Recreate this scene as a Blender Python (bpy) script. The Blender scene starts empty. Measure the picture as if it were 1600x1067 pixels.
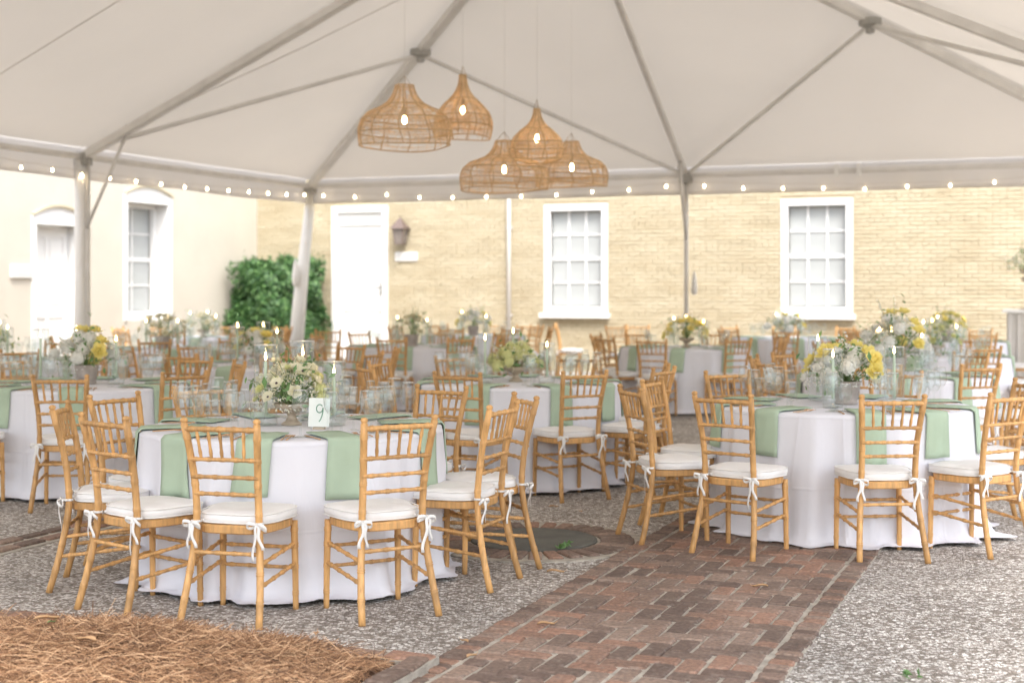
import bpy, bmesh, math, random
from mathutils import Vector, Matrix
import numpy as np
random.seed(7)
R = math.radians
sc = bpy.context.scene
col = sc.collection

# ------------------------------------------------------------------ camera, sky, sun, exposure
F_PX, HZ, EYE = 2222.2, 450.0, 1.5      # focal length and horizon measured on the 1600 px photograph, eye height in m
cam_d = bpy.data.cameras.new('camera')
cam_d.lens = 50; cam_d.sensor_width = 36; cam_d.shift_y = -(533.5 - HZ) / 1600
cam_d.clip_start = .05; cam_d.clip_end = 900
cam_d.dof.use_dof = True; cam_d.dof.focus_distance = 7.1; cam_d.dof.aperture_fstop = 2.0
cam = bpy.data.objects.new('camera', cam_d); col.objects.link(cam)
cam.location = (0, 0, EYE); cam.rotation_euler = (R(90), 0, 0)
sc.camera = cam

world = bpy.data.worlds.new('World'); sc.world = world; world.use_nodes = True
wn = world.node_tree; wn.nodes.clear()
SUN_EL, SUN_AZ = 57, 168                 # azimuth clockwise from +Y
sky = wn.nodes.new('ShaderNodeTexSky'); sky.sky_type = 'NISHITA'; sky.sun_disc = False
sky.sun_elevation = R(SUN_EL); sky.sun_rotation = R(SUN_AZ); sky.dust_density = 4; sky.air_density = 1.2
hs = wn.nodes.new('ShaderNodeHueSaturation'); hs.inputs['Saturation'].default_value = .5
bg = wn.nodes.new('ShaderNodeBackground'); bg.inputs['Strength'].default_value = .15
wo = wn.nodes.new('ShaderNodeOutputWorld')
wn.links.new(sky.outputs[0], hs.inputs['Color']); wn.links.new(hs.outputs[0], bg.inputs[0]); wn.links.new(bg.outputs[0], wo.inputs[0])
sun_d = bpy.data.lights.new('sun', 'SUN'); sun_d.energy = .85; sun_d.angle = R(25); sun_d.color = (1, .95, .87)
sun = bpy.data.objects.new('sun', sun_d); col.objects.link(sun)
sun.rotation_euler = (R(90 - SUN_EL), 0, R(180 - SUN_AZ)); sun.location = (0, 0, 20)
sc.view_settings.view_transform = 'Standard'; sc.view_settings.look = 'None'
sc.view_settings.exposure = 1.85; sc.view_settings.gamma = 1; sc.view_settings.use_curve_mapping = False
sc.cycles.use_denoising = True
try: sc.cycles.denoiser = 'OPENIMAGEDENOISE'
except Exception: pass
sc.cycles.max_bounces = 8; sc.cycles.diffuse_bounces = 4; sc.cycles.glossy_bounces = 3
sc.cycles.transmission_bounces = 6; sc.cycles.transparent_max_bounces = 28
sc.cycles.caustics_reflective = False; sc.cycles.caustics_refractive = False
sc.cycles.sample_clamp_indirect = 6

# ------------------------------------------------------------------ helpers
def G(px, py, z=0.0):
    """plan position of a thing of known height z seen at a pixel of the photograph"""
    d = F_PX * (EYE - z) / (py - HZ)
    return Vector(((px - 800) / F_PX * d, d))
V2 = lambda a, b: Vector((a, b))
TH = R(21.6)
VX = V2(math.cos(TH), -math.sin(TH))     # courtyard axis, to the right
UX = V2(math.sin(TH), math.cos(TH))      # courtyard axis, into the depth

def tag(o, label=None, cat=None, group=None, kind=None):
    if label: o['label'] = label
    if cat: o['category'] = cat
    if group: o['group'] = group
    if kind: o['kind'] = kind
    return o
def empty(name, loc=(0, 0, 0), rz=0, label=None, cat=None, group=None, kind=None):
    o = bpy.data.objects.new(name, None); col.objects.link(o)
    o.location = loc; o.rotation_euler = (0, 0, rz); o.empty_display_size = .1
    return tag(o, label, cat, group, kind)
def put(name, me, parent=None, loc=(0, 0, 0), rot=(0, 0, 0), scale=None, kind=None):
    o = bpy.data.objects.new(name, me); col.objects.link(o)
    if parent is not None: o.parent = parent
    o.location = loc; o.rotation_euler = rot
    if scale is not None: o.scale = scale if hasattr(scale, '__len__') else (scale,) * 3
    if kind: o['kind'] = kind
    return o

class MB:
    def __init__(s): s.v = []; s.f = []
    def box(s, c, size, rz=0, M=None):
        i = len(s.v); cx, cy, cz = c; a, b, h = [k / 2 for k in size]
        cs, sn = math.cos(rz), math.sin(rz)
        for z in (-h, h):
            for x, y in ((-a, -b), (a, -b), (a, b), (-a, b)):
                p = Vector((x * cs - y * sn + cx, x * sn + y * cs + cy, z + cz))
                if M is not None: p = M @ p
                s.v.append(p)
        for q in ((0, 3, 2, 1), (4, 5, 6, 7), (0, 1, 5, 4), (1, 2, 6, 5), (2, 3, 7, 6), (3, 0, 4, 7)): s.f.append(tuple(i + k for k in q))
        return s
    def beam(s, a, b, w, h):
        a, b = Vector(a), Vector(b); d = (b - a).normalized()
        side = d.cross(Vector((0, 0, 1)))
        side = side.normalized() if side.length > 1e-4 else Vector((1, 0, 0))
        up = side.cross(d).normalized(); i = len(s.v)
        for p in (a, b):
            for x, y in ((-1, -1), (1, -1), (1, 1), (-1, 1)): s.v.append(p + side * x * w / 2 + up * y * h / 2)
        for q in ((0, 1, 2, 3), (7, 6, 5, 4), (0, 4, 5, 1), (1, 5, 6, 2), (2, 6, 7, 3), (3, 7, 4, 0)): s.f.append(tuple(i + k for k in q))
        return s
    def tube(s, pts, rad, n=8, caps=True):
        pts = [Vector(p) for p in pts]; i0 = len(s.v); ref = None
        if not hasattr(rad, '__len__'): rad = [rad] * len(pts)
        for k, p in enumerate(pts):
            t = (pts[min(k + 1, len(pts) - 1)] - pts[max(k - 1, 0)]).normalized()
            if ref is None:
                ref = t.cross(Vector((0, 0, 1)))
                if ref.length < .05: ref = t.cross(Vector((0, 1, 0)))
                ref.normalize()
            else:
                ref = (ref - t * ref.dot(t)).normalized()
            b = t.cross(ref)
            for j in range(n):
                a = 2 * math.pi * j / n
                s.v.append(p + (ref * math.cos(a) + b * math.sin(a)) * rad[k])
        for k in range(len(pts) - 1):
            for j in range(n):
                a, b = i0 + k * n + j, i0 + k * n + (j + 1) % n
                s.f.append((a, b, b + n, a + n))
        if caps:
            s.f.append(tuple(i0 + j for j in reversed(range(n))))
            s.f.append(tuple(i0 + (len(pts) - 1) * n + j for j in range(n)))
        return s
    def lathe(s, prof, n=20, c=(0, 0, 0)):
        i0 = len(s.v)
        for r, z in prof:
            for j in range(n):
                a = 2 * math.pi * j / n; s.v.append(Vector((c[0] + r * math.cos(a), c[1] + r * math.sin(a), c[2] + z)))
        for k in range(len(prof) - 1):
            for j in range(n):
                a, b = i0 + k * n + j, i0 + k * n + (j + 1) % n
                s.f.append((a, b, b + n, a + n))
        return s
    def grid(s, P):
        i0 = len(s.v); n, m = len(P), len(P[0])
        for row in P: s.v.extend(Vector(p) for p in row)
        for a in range(n - 1):
            for b in range(m - 1):
                q = i0 + a * m + b; s.f.append((q, q + 1, q + m + 1, q + m))
        return s
    def add(s, o, M):
        i0 = len(s.v); s.v.extend(M @ Vector(p) for p in o.v); s.f.extend(tuple(i0 + k for k in f) for f in o.f); return s
    def mesh(s, name, m, smooth=True, solid=0, bevel=0):
        me = bpy.data.meshes.new(name); me.from_pydata([tuple(p) for p in s.v], [], s.f)
        if solid or bevel:
            bm = bmesh.new(); bm.from_mesh(me)
            if solid: bmesh.ops.solidify(bm, geom=bm.faces[:], thickness=solid)
            if bevel: bmesh.ops.bevel(bm, geom=bm.edges[:], offset=bevel, segments=1, affect='EDGES')
            bm.to_mesh(me); bm.free()
        if m is not None: me.materials.append(m)
        if smooth: me.polygons.foreach_set('use_smooth', [True] * len(me.polygons))
        me.update(); return me
    def build(s, name, m, parent=None, smooth=False, kind=None, solid=0, bevel=0, **k):
        return put(name, s.mesh(name, m, smooth, solid, bevel), parent, kind=kind, **k)

# ------------------------------------------------------------------ materials
def mat(name, base=(.5, .5, .5), rough=.6, metal=0, var=0, scale=8, bump=0, bscale=60, c2=None, spec=.5, transl=0, objrand=0, stretch=None):
    m = bpy.data.materials.new(name); m.use_nodes = True; nt = m.node_tree; N = nt.nodes; L = nt.links
    b = N['Principled BSDF']; b.inputs['Roughness'].default_value = rough; b.inputs['Metallic'].default_value = metal
    b.inputs['Specular IOR Level'].default_value = spec
    b.inputs['Base Color'].default_value = (*base, 1)
    tc = N.new('ShaderNodeTexCoord'); src = tc.outputs['Object']
    if stretch:
        mp = N.new('ShaderNodeMapping'); mp.inputs['Scale'].default_value = stretch; L.new(src, mp.inputs[0]); src = mp.outputs[0]
    last = None
    if var or c2:
        nz = N.new('ShaderNodeTexNoise'); nz.inputs['Scale'].default_value = scale; nz.inputs['Detail'].default_value = 5; L.new(src, nz.inputs['Vector'])
        mx = N.new('ShaderNodeMix'); mx.data_type = 'RGBA'
        mr = N.new('ShaderNodeMapRange'); mr.inputs[1].default_value = .3; mr.inputs[2].default_value = .7
        L.new(nz.outputs[0], mr.inputs[0]); L.new(mr.outputs[0], mx.inputs[0])
        mx.inputs[6].default_value = (*[k * (1 - var) for k in base], 1)
        mx.inputs[7].default_value = (*(c2 or [min(1, k * (1 + var)) for k in base]), 1)
        last = mx.outputs[2]
    if objrand:
        oi = N.new('ShaderNodeObjectInfo'); h = N.new('ShaderNodeHueSaturation')
        mr2 = N.new('ShaderNodeMapRange'); mr2.inputs[3].default_value = 1 - objrand; mr2.inputs[4].default_value = 1 + objrand
        L.new(oi.outputs['Random'], mr2.inputs[0]); L.new(mr2.outputs[0], h.inputs['Value'])
        if last: L.new(last, h.inputs['Color'])
        else: h.inputs['Color'].default_value = (*base, 1)
        last = h.outputs[0]
    if last: L.new(last, b.inputs['Base Color'])
    if bump:
        nb = N.new('ShaderNodeTexNoise'); nb.inputs['Scale'].default_value = bscale; nb.inputs['Detail'].default_value = 4; L.new(src, nb.inputs['Vector'])
        bp = N.new('ShaderNodeBump'); bp.inputs['Strength'].default_value = bump; bp.inputs['Distance'].default_value = .02
        L.new(nb.outputs[0], bp.inputs['Height']); L.new(bp.outputs[0], b.inputs['Normal'])
    if transl:
        tr = N.new('ShaderNodeBsdfTranslucent'); tr.inputs[0].default_value = (*base, 1)
        if last: L.new(last, tr.inputs[0])
        ms = N.new('ShaderNodeMixShader'); ms.inputs[0].default_value = transl
        L.new(b.outputs[0], ms.inputs[1]); L.new(tr.outputs[0], ms.inputs[2]); L.new(ms.outputs[0], N['Material Output'].inputs[0])
    return m
def emit(name, c, s):
    m = bpy.data.materials.new(name); m.use_nodes = True; b = m.node_tree.nodes['Principled BSDF']
    b.inputs['Base Color'].default_value = (*c, 1); b.inputs['Emission Color'].default_value = (*c, 1); b.inputs['Emission Strength'].default_value = s
    return m
def thin_glass(name, tint=(.97, .98, .98), dark=.32, lo=.035, hi=.62, rough=.02, edge=(.95, .96, .96)):
    m = bpy.data.materials.new(name); m.use_nodes = True; N = m.node_tree.nodes; L = m.node_tree.links
    N.remove(N['Principled BSDF'])
    lw = N.new('ShaderNodeLayerWeight'); lw.inputs[0].default_value = .35
    mr = N.new('ShaderNodeMapRange'); mr.inputs[3].default_value = lo; mr.inputs[4].default_value = hi
    pw = N.new('ShaderNodeMath'); pw.operation = 'POWER'; pw.inputs[1].default_value = 3.3
    L.new(lw.outputs['Facing'], pw.inputs[0]); L.new(pw.outputs[0], mr.inputs[0])
    tr = N.new('ShaderNodeBsdfTransparent'); tm = N.new('ShaderNodeMix'); tm.data_type = 'RGBA'; tm.inputs[6].default_value = (*tint, 1); tm.inputs[7].default_value = (dark, dark, dark * .98, 1)
    p2 = N.new('ShaderNodeMath'); p2.operation = 'POWER'; p2.inputs[1].default_value = 6; L.new(lw.outputs['Facing'], p2.inputs[0]); L.new(p2.outputs[0], tm.inputs[0]); L.new(tm.outputs[2], tr.inputs[0])
    gl = N.new('ShaderNodeBsdfGlossy'); gl.inputs['Roughness'].default_value = rough; gl.inputs[0].default_value = (*edge, 1)
    ms = N.new('ShaderNodeMixShader'); L.new(mr.outputs[0], ms.inputs[0]); L.new(tr.outputs[0], ms.inputs[1]); L.new(gl.outputs[0], ms.inputs[2])
    L.new(ms.outputs[0], N['Material Output'].inputs[0]); return m

M = {}
M['wood'] = mat('golden_wood', (.56, .315, .12), .5, var=.28, scale=6, bump=.08, bscale=40, objrand=.17, stretch=(9, 9, 1.2))
M['cushion'] = mat('cushion_cotton', (.80, .79, .78), .9, var=.03, bump=.25, bscale=25, spec=.1)
M['ribbon'] = mat('cushion_ribbon', (.82, .81, .79), .85, spec=.1)
M['cloth'] = mat('white_tablecloth', (.74, .745, .80), .85, var=.02, scale=3, bump=.35, bscale=7, spec=.1, stretch=(1, 1, .45))
def creases(m):
    N = m.node_tree.nodes; L = m.node_tree.links; b = N['Principled BSDF']; old = b.inputs['Normal'].links[0].from_node
    tc = N.new('ShaderNodeTexCoord'); sx = N.new('ShaderNodeSeparateXYZ'); L.new(tc.outputs['Object'], sx.inputs[0]); outs = []
    nz = N.new('ShaderNodeTexNoise'); nz.inputs['Scale'].default_value = 2.5; L.new(tc.outputs['Object'], nz.inputs['Vector'])
    for ax, per, of in (('X', .62, .17), ('Y', .62, .05), ('Z', .41, .06)):
        a = N.new('ShaderNodeMath'); a.operation = 'MULTIPLY_ADD'; a.inputs[1].default_value = .03; L.new(nz.outputs[0], a.inputs[0]); L.new(sx.outputs[ax], a.inputs[2])
        o = N.new('ShaderNodeMath'); o.operation = 'ADD'; o.inputs[1].default_value = of; L.new(a.outputs[0], o.inputs[0])
        p = N.new('ShaderNodeMath'); p.operation = 'PINGPONG'; p.inputs[1].default_value = per / 2; L.new(o.outputs[0], p.inputs[0])
        mr = N.new('ShaderNodeMapRange'); mr.inputs[1].default_value = 0; mr.inputs[2].default_value = .012; mr.inputs[3].default_value = 1; mr.inputs[4].default_value = 0; L.new(p.outputs[0], mr.inputs[0]); outs.append(mr)
    s1 = N.new('ShaderNodeMath'); s1.operation = 'MAXIMUM'; L.new(outs[0].outputs[0], s1.inputs[0]); L.new(outs[1].outputs[0], s1.inputs[1])
    s2 = N.new('ShaderNodeMath'); s2.operation = 'MAXIMUM'; L.new(s1.outputs[0], s2.inputs[0]); L.new(outs[2].outputs[0], s2.inputs[1])
    bp = N.new('ShaderNodeBump'); bp.inputs['Strength'].default_value = .35; bp.inputs['Distance'].default_value = .006; L.new(s2.outputs[0], bp.inputs['Height']); L.new(old.outputs[0], bp.inputs['Normal']); L.new(bp.outputs[0], b.inputs['Normal'])
creases(M['cloth'])
M['napkin'] = mat('sage_napkin', (.42, .525, .40), .85, var=.06, scale=5, bump=.1, bscale=200, spec=.1)
M['glass'] = thin_glass('clear_glass')
M['cyl'] = thin_glass('cylinder_glass', dark=.72, lo=.03, hi=.65)
M['rim'] = thin_glass('glass_rim', lo=.55, hi=.9, edge=(1, 1, 1), rough=.2)
M['gold'] = mat('rose_gold', (.75, .45, .25), .25, metal=.9)
M['candle'] = mat('sage_candle', (.52, .61, .46), .5, spec=.3)
M['flame'] = emit('flame', (1, .62, .25), 14)
M['bulb'] = emit('string_bulb', (1, .80, .52), 9)
M['edison'] = emit('warm_bulb', (1, .72, .38), 12)
M['plaster'] = mat('cream_plaster', (.53, .49, .42), .9, var=.04, scale=1.5, bump=.2, bscale=14)
M['pbrick'] = mat('yellow_painted_brick', (.43, .365, .245), .85, c2=(.50, .445, .325), scale=2.6, var=.06, bump=.6, bscale=12, stretch=(.45, 1, 1.7))
M['pmortar'] = mat('painted_joint', (.385, .315, .205), .9, var=.08, scale=3, bump=.4, bscale=30)
M['white'] = mat('white_paint', (.74, .74, .73), .5, var=.02, scale=3)
M['pane'] = mat('window_pane', (.38, .40, .40), .12, var=.12, scale=1.3, spec=.6)
M['tent'] = mat('tent_vinyl', (.73, .68, .61), .6, var=.03, scale=.5, bump=.3, bscale=1.6, transl=.145, spec=.2)
M['valance'] = mat('valance_vinyl', (.82, .80, .78), .6, var=.03, scale=1, bump=.2, bscale=3, transl=.6, spec=.3)
M['alu'] = mat('tent_aluminium', (.70, .68, .64), .5, metal=.25, var=.08, scale=4)
M['dalu'] = mat('tent_dark_fitting', (.38, .37, .34), .5, metal=.4)
M['sleeve'] = mat('white_leg_sleeve', (.84, .83, .80), .7, var=.04, scale=3, bump=.3, bscale=8)
M['rattan'] = mat('rattan', (.80, .58, .34), .7, var=.2, scale=20)
M['rib'] = mat('dark_rattan', (.60, .42, .23), .7)
M['cord'] = mat('pale_cord', (.66, .62, .57), .7)
M['copper'] = mat('aged_copper', (.16, .12, .105), .5, metal=.3, var=.2, scale=20)
M['lglass'] = mat('lantern_glass', (.22, .19, .17), .1)
M['sign'] = mat('sign_board', (.70, .69, .66), .6)
M['signink'] = mat('sign_lettering', (.45, .44, .42), .7)
M['iron'] = mat('dark_iron', (.03, .03, .03), .5)
M['leafd'] = mat('hedge_leaf', (.035, .10, .03), .45, c2=(.10, .24, .07), scale=5, var=.2, transl=.15)
M['leaf'] = mat('bouquet_leaf', (.10, .22, .07), .5, c2=(.2, .34, .12), scale=12, transl=.2)
M['bark'] = mat('shrub_bark', (.12, .08, .05), .9, bump=.5)
M['stem'] = mat('green_stem', (.16, .26, .09), .6)
M['yellow'] = mat('yellow_petal', (.92, .79, .20), .6, c2=(.94, .87, .46), scale=18, transl=.4, spec=.2)
M['cream'] = mat('cream_petal', (.84, .80, .58), .6, c2=(.88, .86, .74), scale=18, transl=.4, spec=.2)
M['lime'] = mat('lime_petal', (.70, .72, .30), .6, c2=(.82, .82, .54), scale=18, transl=.4, spec=.2)
M['wpetal'] = mat('white_petal', (.88, .88, .84), .6, transl=.4, spec=.2)
M['eye'] = mat('flower_eye', (.07, .04, .05), .8)
M['pot'] = mat('stone_pot', (.42, .37, .34), .8, var=.2, scale=14, bump=.5, bscale=30)
M['brass'] = mat('tan_compote', (.46, .38, .29), .5, metal=.1, var=.15, scale=12)
M['card'] = mat('card_paper', (.80, .84, .80), .7)
M['ink'] = mat('green_ink', (.13, .30, .20), .6)
M['strw'] = mat('pine_needle', (.24, .10, .04), .7, c2=(.46, .24, .10), scale=6, var=.35)
def island_tint(m, lo, hi, mid):
    N = m.node_tree.nodes; L = m.node_tree.links; g = N.new('ShaderNodeNewGeometry'); c = N.new('ShaderNodeValToRGB'); e = c.color_ramp.elements
    e[0].color = (*lo, 1); e[1].color = (*hi, 1); k = e.new(.55); k.color = (*mid, 1); L.new(g.outputs['Random Per Island'], c.inputs[0]); L.new(c.outputs[0], N['Principled BSDF'].inputs['Base Color'])
island_tint(M['leafd'], (.02, .07, .02), (.16, .30, .10), (.06, .15, .045))
island_tint(M['strw'], (.09, .042, .022), (.66, .43, .25), (.32, .165, .078))
M['soil'] = mat('bed_soil', (.10, .05, .025), .95, var=.4, scale=12, bump=.8, bscale=40)
M['dryleaf'] = mat('dry_leaf', (.55, .34, .18), .7, var=.2, scale=30)
M['disc'] = mat('cover_concrete', (.10, .10, .088), .85, var=.25, scale=5, bump=.4, bscale=50)
M['bar'] = mat('bar_linen', (.60, .575, .54), .8, var=.03)
M['tframe'] = mat('table_board', (.35, .25, .15), .7)

def brick_mat():
    m = mat('paving_brick', (.2, .1, .07), .8); N = m.node_tree.nodes; L = m.node_tree.links; b = N['Principled BSDF']
    oi = N.new('ShaderNodeObjectInfo'); cr = N.new('ShaderNodeValToRGB'); tc = N.new('ShaderNodeTexCoord')
    e = cr.color_ramp.elements; e[0].color = (.135, .092, .073, 1); e[1].color = (.29, .165, .115, 1); e[1].position = 1
    for p, c in ((.25, (.17, .12, .094, 1)), (.45, (.22, .15, .117, 1)), (.62, (.255, .185, .145, 1)), (.8, (.235, .145, .105, 1))):
        k = e.new(p); k.color = c
    geo = N.new('ShaderNodeNewGeometry'); rnd = N.new('ShaderNodeMath'); rnd.operation = 'ADD'; fr = N.new('ShaderNodeMath'); fr.operation = 'FRACT'
    L.new(oi.outputs['Random'], rnd.inputs[0]); L.new(geo.outputs['Random Per Island'], rnd.inputs[1]); L.new(rnd.outputs[0], fr.inputs[0]); L.new(fr.outputs[0], cr.inputs[0])
    nz = N.new('ShaderNodeTexNoise'); nz.inputs['Scale'].default_value = 55; nz.inputs['Detail'].default_value = 6; L.new(geo.outputs['Position'], nz.inputs['Vector'])
    n2 = N.new('ShaderNodeTexNoise'); n2.inputs['Scale'].default_value = 2.2; n2.inputs['Detail'].default_value = 4; L.new(geo.outputs['Position'], n2.inputs['Vector'])
    m1 = N.new('ShaderNodeMapRange'); m1.inputs[1].default_value = .3; m1.inputs[2].default_value = .7; m1.inputs[3].default_value = .62; m1.inputs[4].default_value = 1.35; L.new(nz.outputs[0], m1.inputs[0])
    m2 = N.new('ShaderNodeMapRange'); m2.inputs[1].default_value = .3; m2.inputs[2].default_value = .7; m2.inputs[3].default_value = .75; m2.inputs[4].default_value = 1.2; L.new(n2.outputs[0], m2.inputs[0])
    mm = N.new('ShaderNodeMath'); mm.operation = 'MULTIPLY'; L.new(m1.outputs[0], mm.inputs[0]); L.new(m2.outputs[0], mm.inputs[1])
    mx = N.new('ShaderNodeVectorMath'); mx.operation = 'SCALE'; L.new(cr.outputs[0], mx.inputs[0]); L.new(mm.outputs[0], mx.inputs['Scale'])
    # pale lime bloom in patches
    n3 = N.new('ShaderNodeTexNoise'); n3.inputs['Scale'].default_value = 18; n3.inputs['Detail'].default_value = 8; n3.inputs['Roughness'].default_value = .75; L.new(geo.outputs['Position'], n3.inputs['Vector'])
    m3 = N.new('ShaderNodeMapRange'); m3.inputs[1].default_value = .54; m3.inputs[2].default_value = .75; m3.inputs[4].default_value = .6; L.new(n3.outputs[0], m3.inputs[0])
    mc = N.new('ShaderNodeMix'); mc.data_type = 'RGBA'; mc.inputs[7].default_value = (.36, .31, .27, 1)
    L.new(m3.outputs[0], mc.inputs[0]); L.new(mx.outputs[0], mc.inputs[6]); L.new(mc.outputs[2], b.inputs['Base Color'])
    bp = N.new('ShaderNodeBump'); bp.inputs['Strength'].default_value = .7; bp.inputs['Distance'].default_value = .004; L.new(nz.outputs[0], bp.inputs['Height']); L.new(bp.outputs[0], b.inputs['Normal'])
    return m
M['brick'] = brick_mat()
M['mortar'] = mat('sandy_joint', (.42, .385, .33), .95, var=.3, scale=14, bump=.6, bscale=90)
def aggregate_mat():
    m = mat('shell_aggregate', (.4, .38, .35), .85); N = m.node_tree.nodes; L = m.node_tree.links; b = N['Principled BSDF']
    geo = N.new('ShaderNodeNewGeometry')
    wz = N.new('ShaderNodeTexNoise'); wz.inputs['Scale'].default_value = 30; L.new(geo.outputs['Position'], wz.inputs['Vector'])
    ad = N.new('ShaderNodeVectorMath'); ad.operation = 'MULTIPLY_ADD'; ad.inputs[1].default_value = (.02, .02, .02)
    L.new(wz.outputs['Color'], ad.inputs[0]); L.new(geo.outputs['Position'], ad.inputs[2])
    vo = N.new('ShaderNodeTexVoronoi'); vo.inputs['Scale'].default_value = 62; L.new(ad.outputs[0], vo.inputs['Vector'])
    vo2 = N.new('ShaderNodeTexVoronoi'); vo2.feature = 'DISTANCE_TO_EDGE'; vo2.inputs['Scale'].default_value = 62; L.new(ad.outputs[0], vo2.inputs['Vector'])
    sp = N.new('ShaderNodeSeparateColor'); L.new(vo.outputs['Color'], sp.inputs[0])
    cr = N.new('ShaderNodeValToRGB'); cr.color_ramp.interpolation = 'CONSTANT'; e = cr.color_ramp.elements
    e[0].color = (.22, .19, .16, 1); e[1].position = .88; e[1].color = (.82, .79, .75, 1)
    for p, c in ((.18, (.26, .22, .185, 1)), (.32, (.36, .315, .28, 1)), (.46, (.48, .435, .395, 1)), (.62, (.60, .565, .53, 1)), (.76, (.72, .69, .65, 1))):
        k = e.new(p); k.color = c
    L.new(sp.outputs[0], cr.inputs[0])
    er = N.new('ShaderNodeMapRange'); er.inputs[1].default_value = .0; er.inputs[2].default_value = .12; L.new(vo2.outputs[0], er.inputs[0])
    mx = N.new('ShaderNodeMix'); mx.data_type = 'RGBA'; mx.inputs[6].default_value = (.27, .235, .20, 1); L.new(er.outputs[0], mx.inputs[0]); L.new(cr.outputs[0], mx.inputs[7])
    n2 = N.new('ShaderNodeTexNoise'); n2.inputs['Scale'].default_value = 1.3; n2.inputs['Detail'].default_value = 8; n2.inputs['Roughness'].default_value = .65; L.new(geo.outputs['Position'], n2.inputs['Vector'])
    mr = N.new('ShaderNodeMapRange'); mr.inputs[1].default_value = .3; mr.inputs[2].default_value = .72; mr.inputs[3].default_value = .84; mr.inputs[4].default_value = 1.3; L.new(n2.outputs[0], mr.inputs[0])
    sc_ = N.new('ShaderNodeVectorMath'); sc_.operation = 'SCALE'; L.new(mx.outputs[2], sc_.inputs[0]); L.new(mr.outputs[0], sc_.inputs['Scale'])
    L.new(sc_.outputs[0], b.inputs['Base Color'])
    bp = N.new('ShaderNodeBump'); bp.inputs['Strength'].default_value = .9; bp.inputs['Distance'].default_value = .008
    L.new(er.outputs[0], bp.inputs['Height']); L.new(bp.outputs[0], b.inputs['Normal'])
    return m
M['agg'] = aggregate_mat()

# ------------------------------------------------------------------ ground, brick path, brick band, round cover
gm = MB(); gm.grid([[(-300, -150, 0), (300, -150, 0)], [(-300, 400, 0), (300, 400, 0)]])
ground = gm.build('ground', M['agg'], kind='structure')

P0 = V2(-.29, 5.77)                      # a point on the path's left edge
def PT(a, b, z=0): q = P0 + VX * a + UX * b; return (q.x, q.y, z)     # across, along the path
def brick_mesh(a, b, h=.05, jit=.004, rnd=random):
    bm = MB(); x, y = a / 2, b / 2; c = .007
    ring = [(-x, -y), (x, -y), (x, y), (-x, y)]
    ring = [(p + rnd.uniform(-jit, jit), q + rnd.uniform(-jit, jit)) for p, q in ring]
    pts = []
    for k in range(4):
        p0, p1, p2 = Vector(ring[k - 1]), Vector(ring[k]), Vector(ring[(k + 1) % 4])
        pts.append(p1 + (p0 - p1).normalized() * .006); pts.append(p1 + (p2 - p1).normalized() * .006)
    n = 8
    for z, s in ((-h, 1), (-c, 1), (0, (x - c) / x)):
        for p in pts: bm.v.append(Vector((p.x * (s if z == 0 else 1), p.y * ((y - c) / y if z == 0 else 1), z)))
    for r in range(2):
        for j in range(n): bm.f.append((r * n + j, r * n + (j + 1) % n, (r + 1) * n + (j + 1) % n, (r + 1) * n + j))
    bm.f.append(tuple(2 * n + j for j in range(n)))
    return bm
BT = .017
path = empty('brick_path', PT(0, 0), -TH, kind='structure')
PW = 1.365; U0, U1 = -1.6, 11.0
mb = MB(); mb.box((PW / 2, (U0 + U1) / 2, -.017), (PW - .006, U1 - U0, .05)); mb.build('mortar_bed', M['mortar'], path)
cell = .1015
bricks = []                              # (x, y, rot, kind) in path space
EDG = .115
nx = int((PW - 2 * EDG) / cell); off = EDG + ((PW - 2 * EDG) - nx * cell) / 2
for j in range(-14, int((U1 - .1) / cell)):
    for i in range(-1, nx):
        c = (i - j) % 4; x0, y0 = off + i * cell, j * cell
        if c == 0:
            if i == nx - 1: bricks.append((x0 + cell / 2, y0 + cell / 2, 0, 'half'))
            elif i == -1: bricks.append((x0 + 1.5 * cell, y0 + cell / 2, 0, 'half'))
            else: bricks.append((x0 + cell, y0 + cell / 2, 0, 'full'))
        elif c == 3 and i >= 0: bricks.append((x0 + cell / 2, y0 + cell, math.pi / 2, 'full'))
y = U0 + .06
while y < U1 - .05:
    bricks.append((EDG / 2 - .002, y, 0, 'head')); bricks.append((PW - EDG / 2 + .002, y + .03, 0, 'head')); y += .0735
protos = {'full': [brick_mesh(.190, .088).mesh('brick', M['brick'], False) for _ in range(6)],
          'half': [brick_mesh(.088, .088).mesh('brick', M['brick'], False) for _ in range(4)],
          'head': [brick_mesh(.100, .066).mesh('brick', M['brick'], False) for _ in range(5)]}
def vis(b):
    X, Y, _ = PT(b[0], b[1]); 
    if Y < 4.9: return 1e6 + Y
    return Y
bricks.sort(key=vis)
rest = MB()
for k, (x, y, r, t) in enumerate(bricks):
    x += random.gauss(0, .0025); y += random.gauss(0, .0025); z = BT + random.gauss(0, .0022); rr = r + random.gauss(0, .012)
    tilt = (random.gauss(0, .007), random.gauss(0, .007))
    if k < 300: put('brick', random.choice(protos[t]), path, (x, y, z), (tilt[0], tilt[1], rr + random.choice((0, math.pi))))
    else:
        s = {'full': (.190, .088), 'half': (.088, .088), 'head': (.1, .066)}[t]
        rest.add(brick_mesh(*s), Matrix.Translation((x, y, z)) @ Matrix.Rotation(rr, 4, 'Z') @ Matrix.Rotation(tilt[0], 4, 'X'))
rest.build('distant_bricks', M['brick'], path, kind='stuff')

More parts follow.
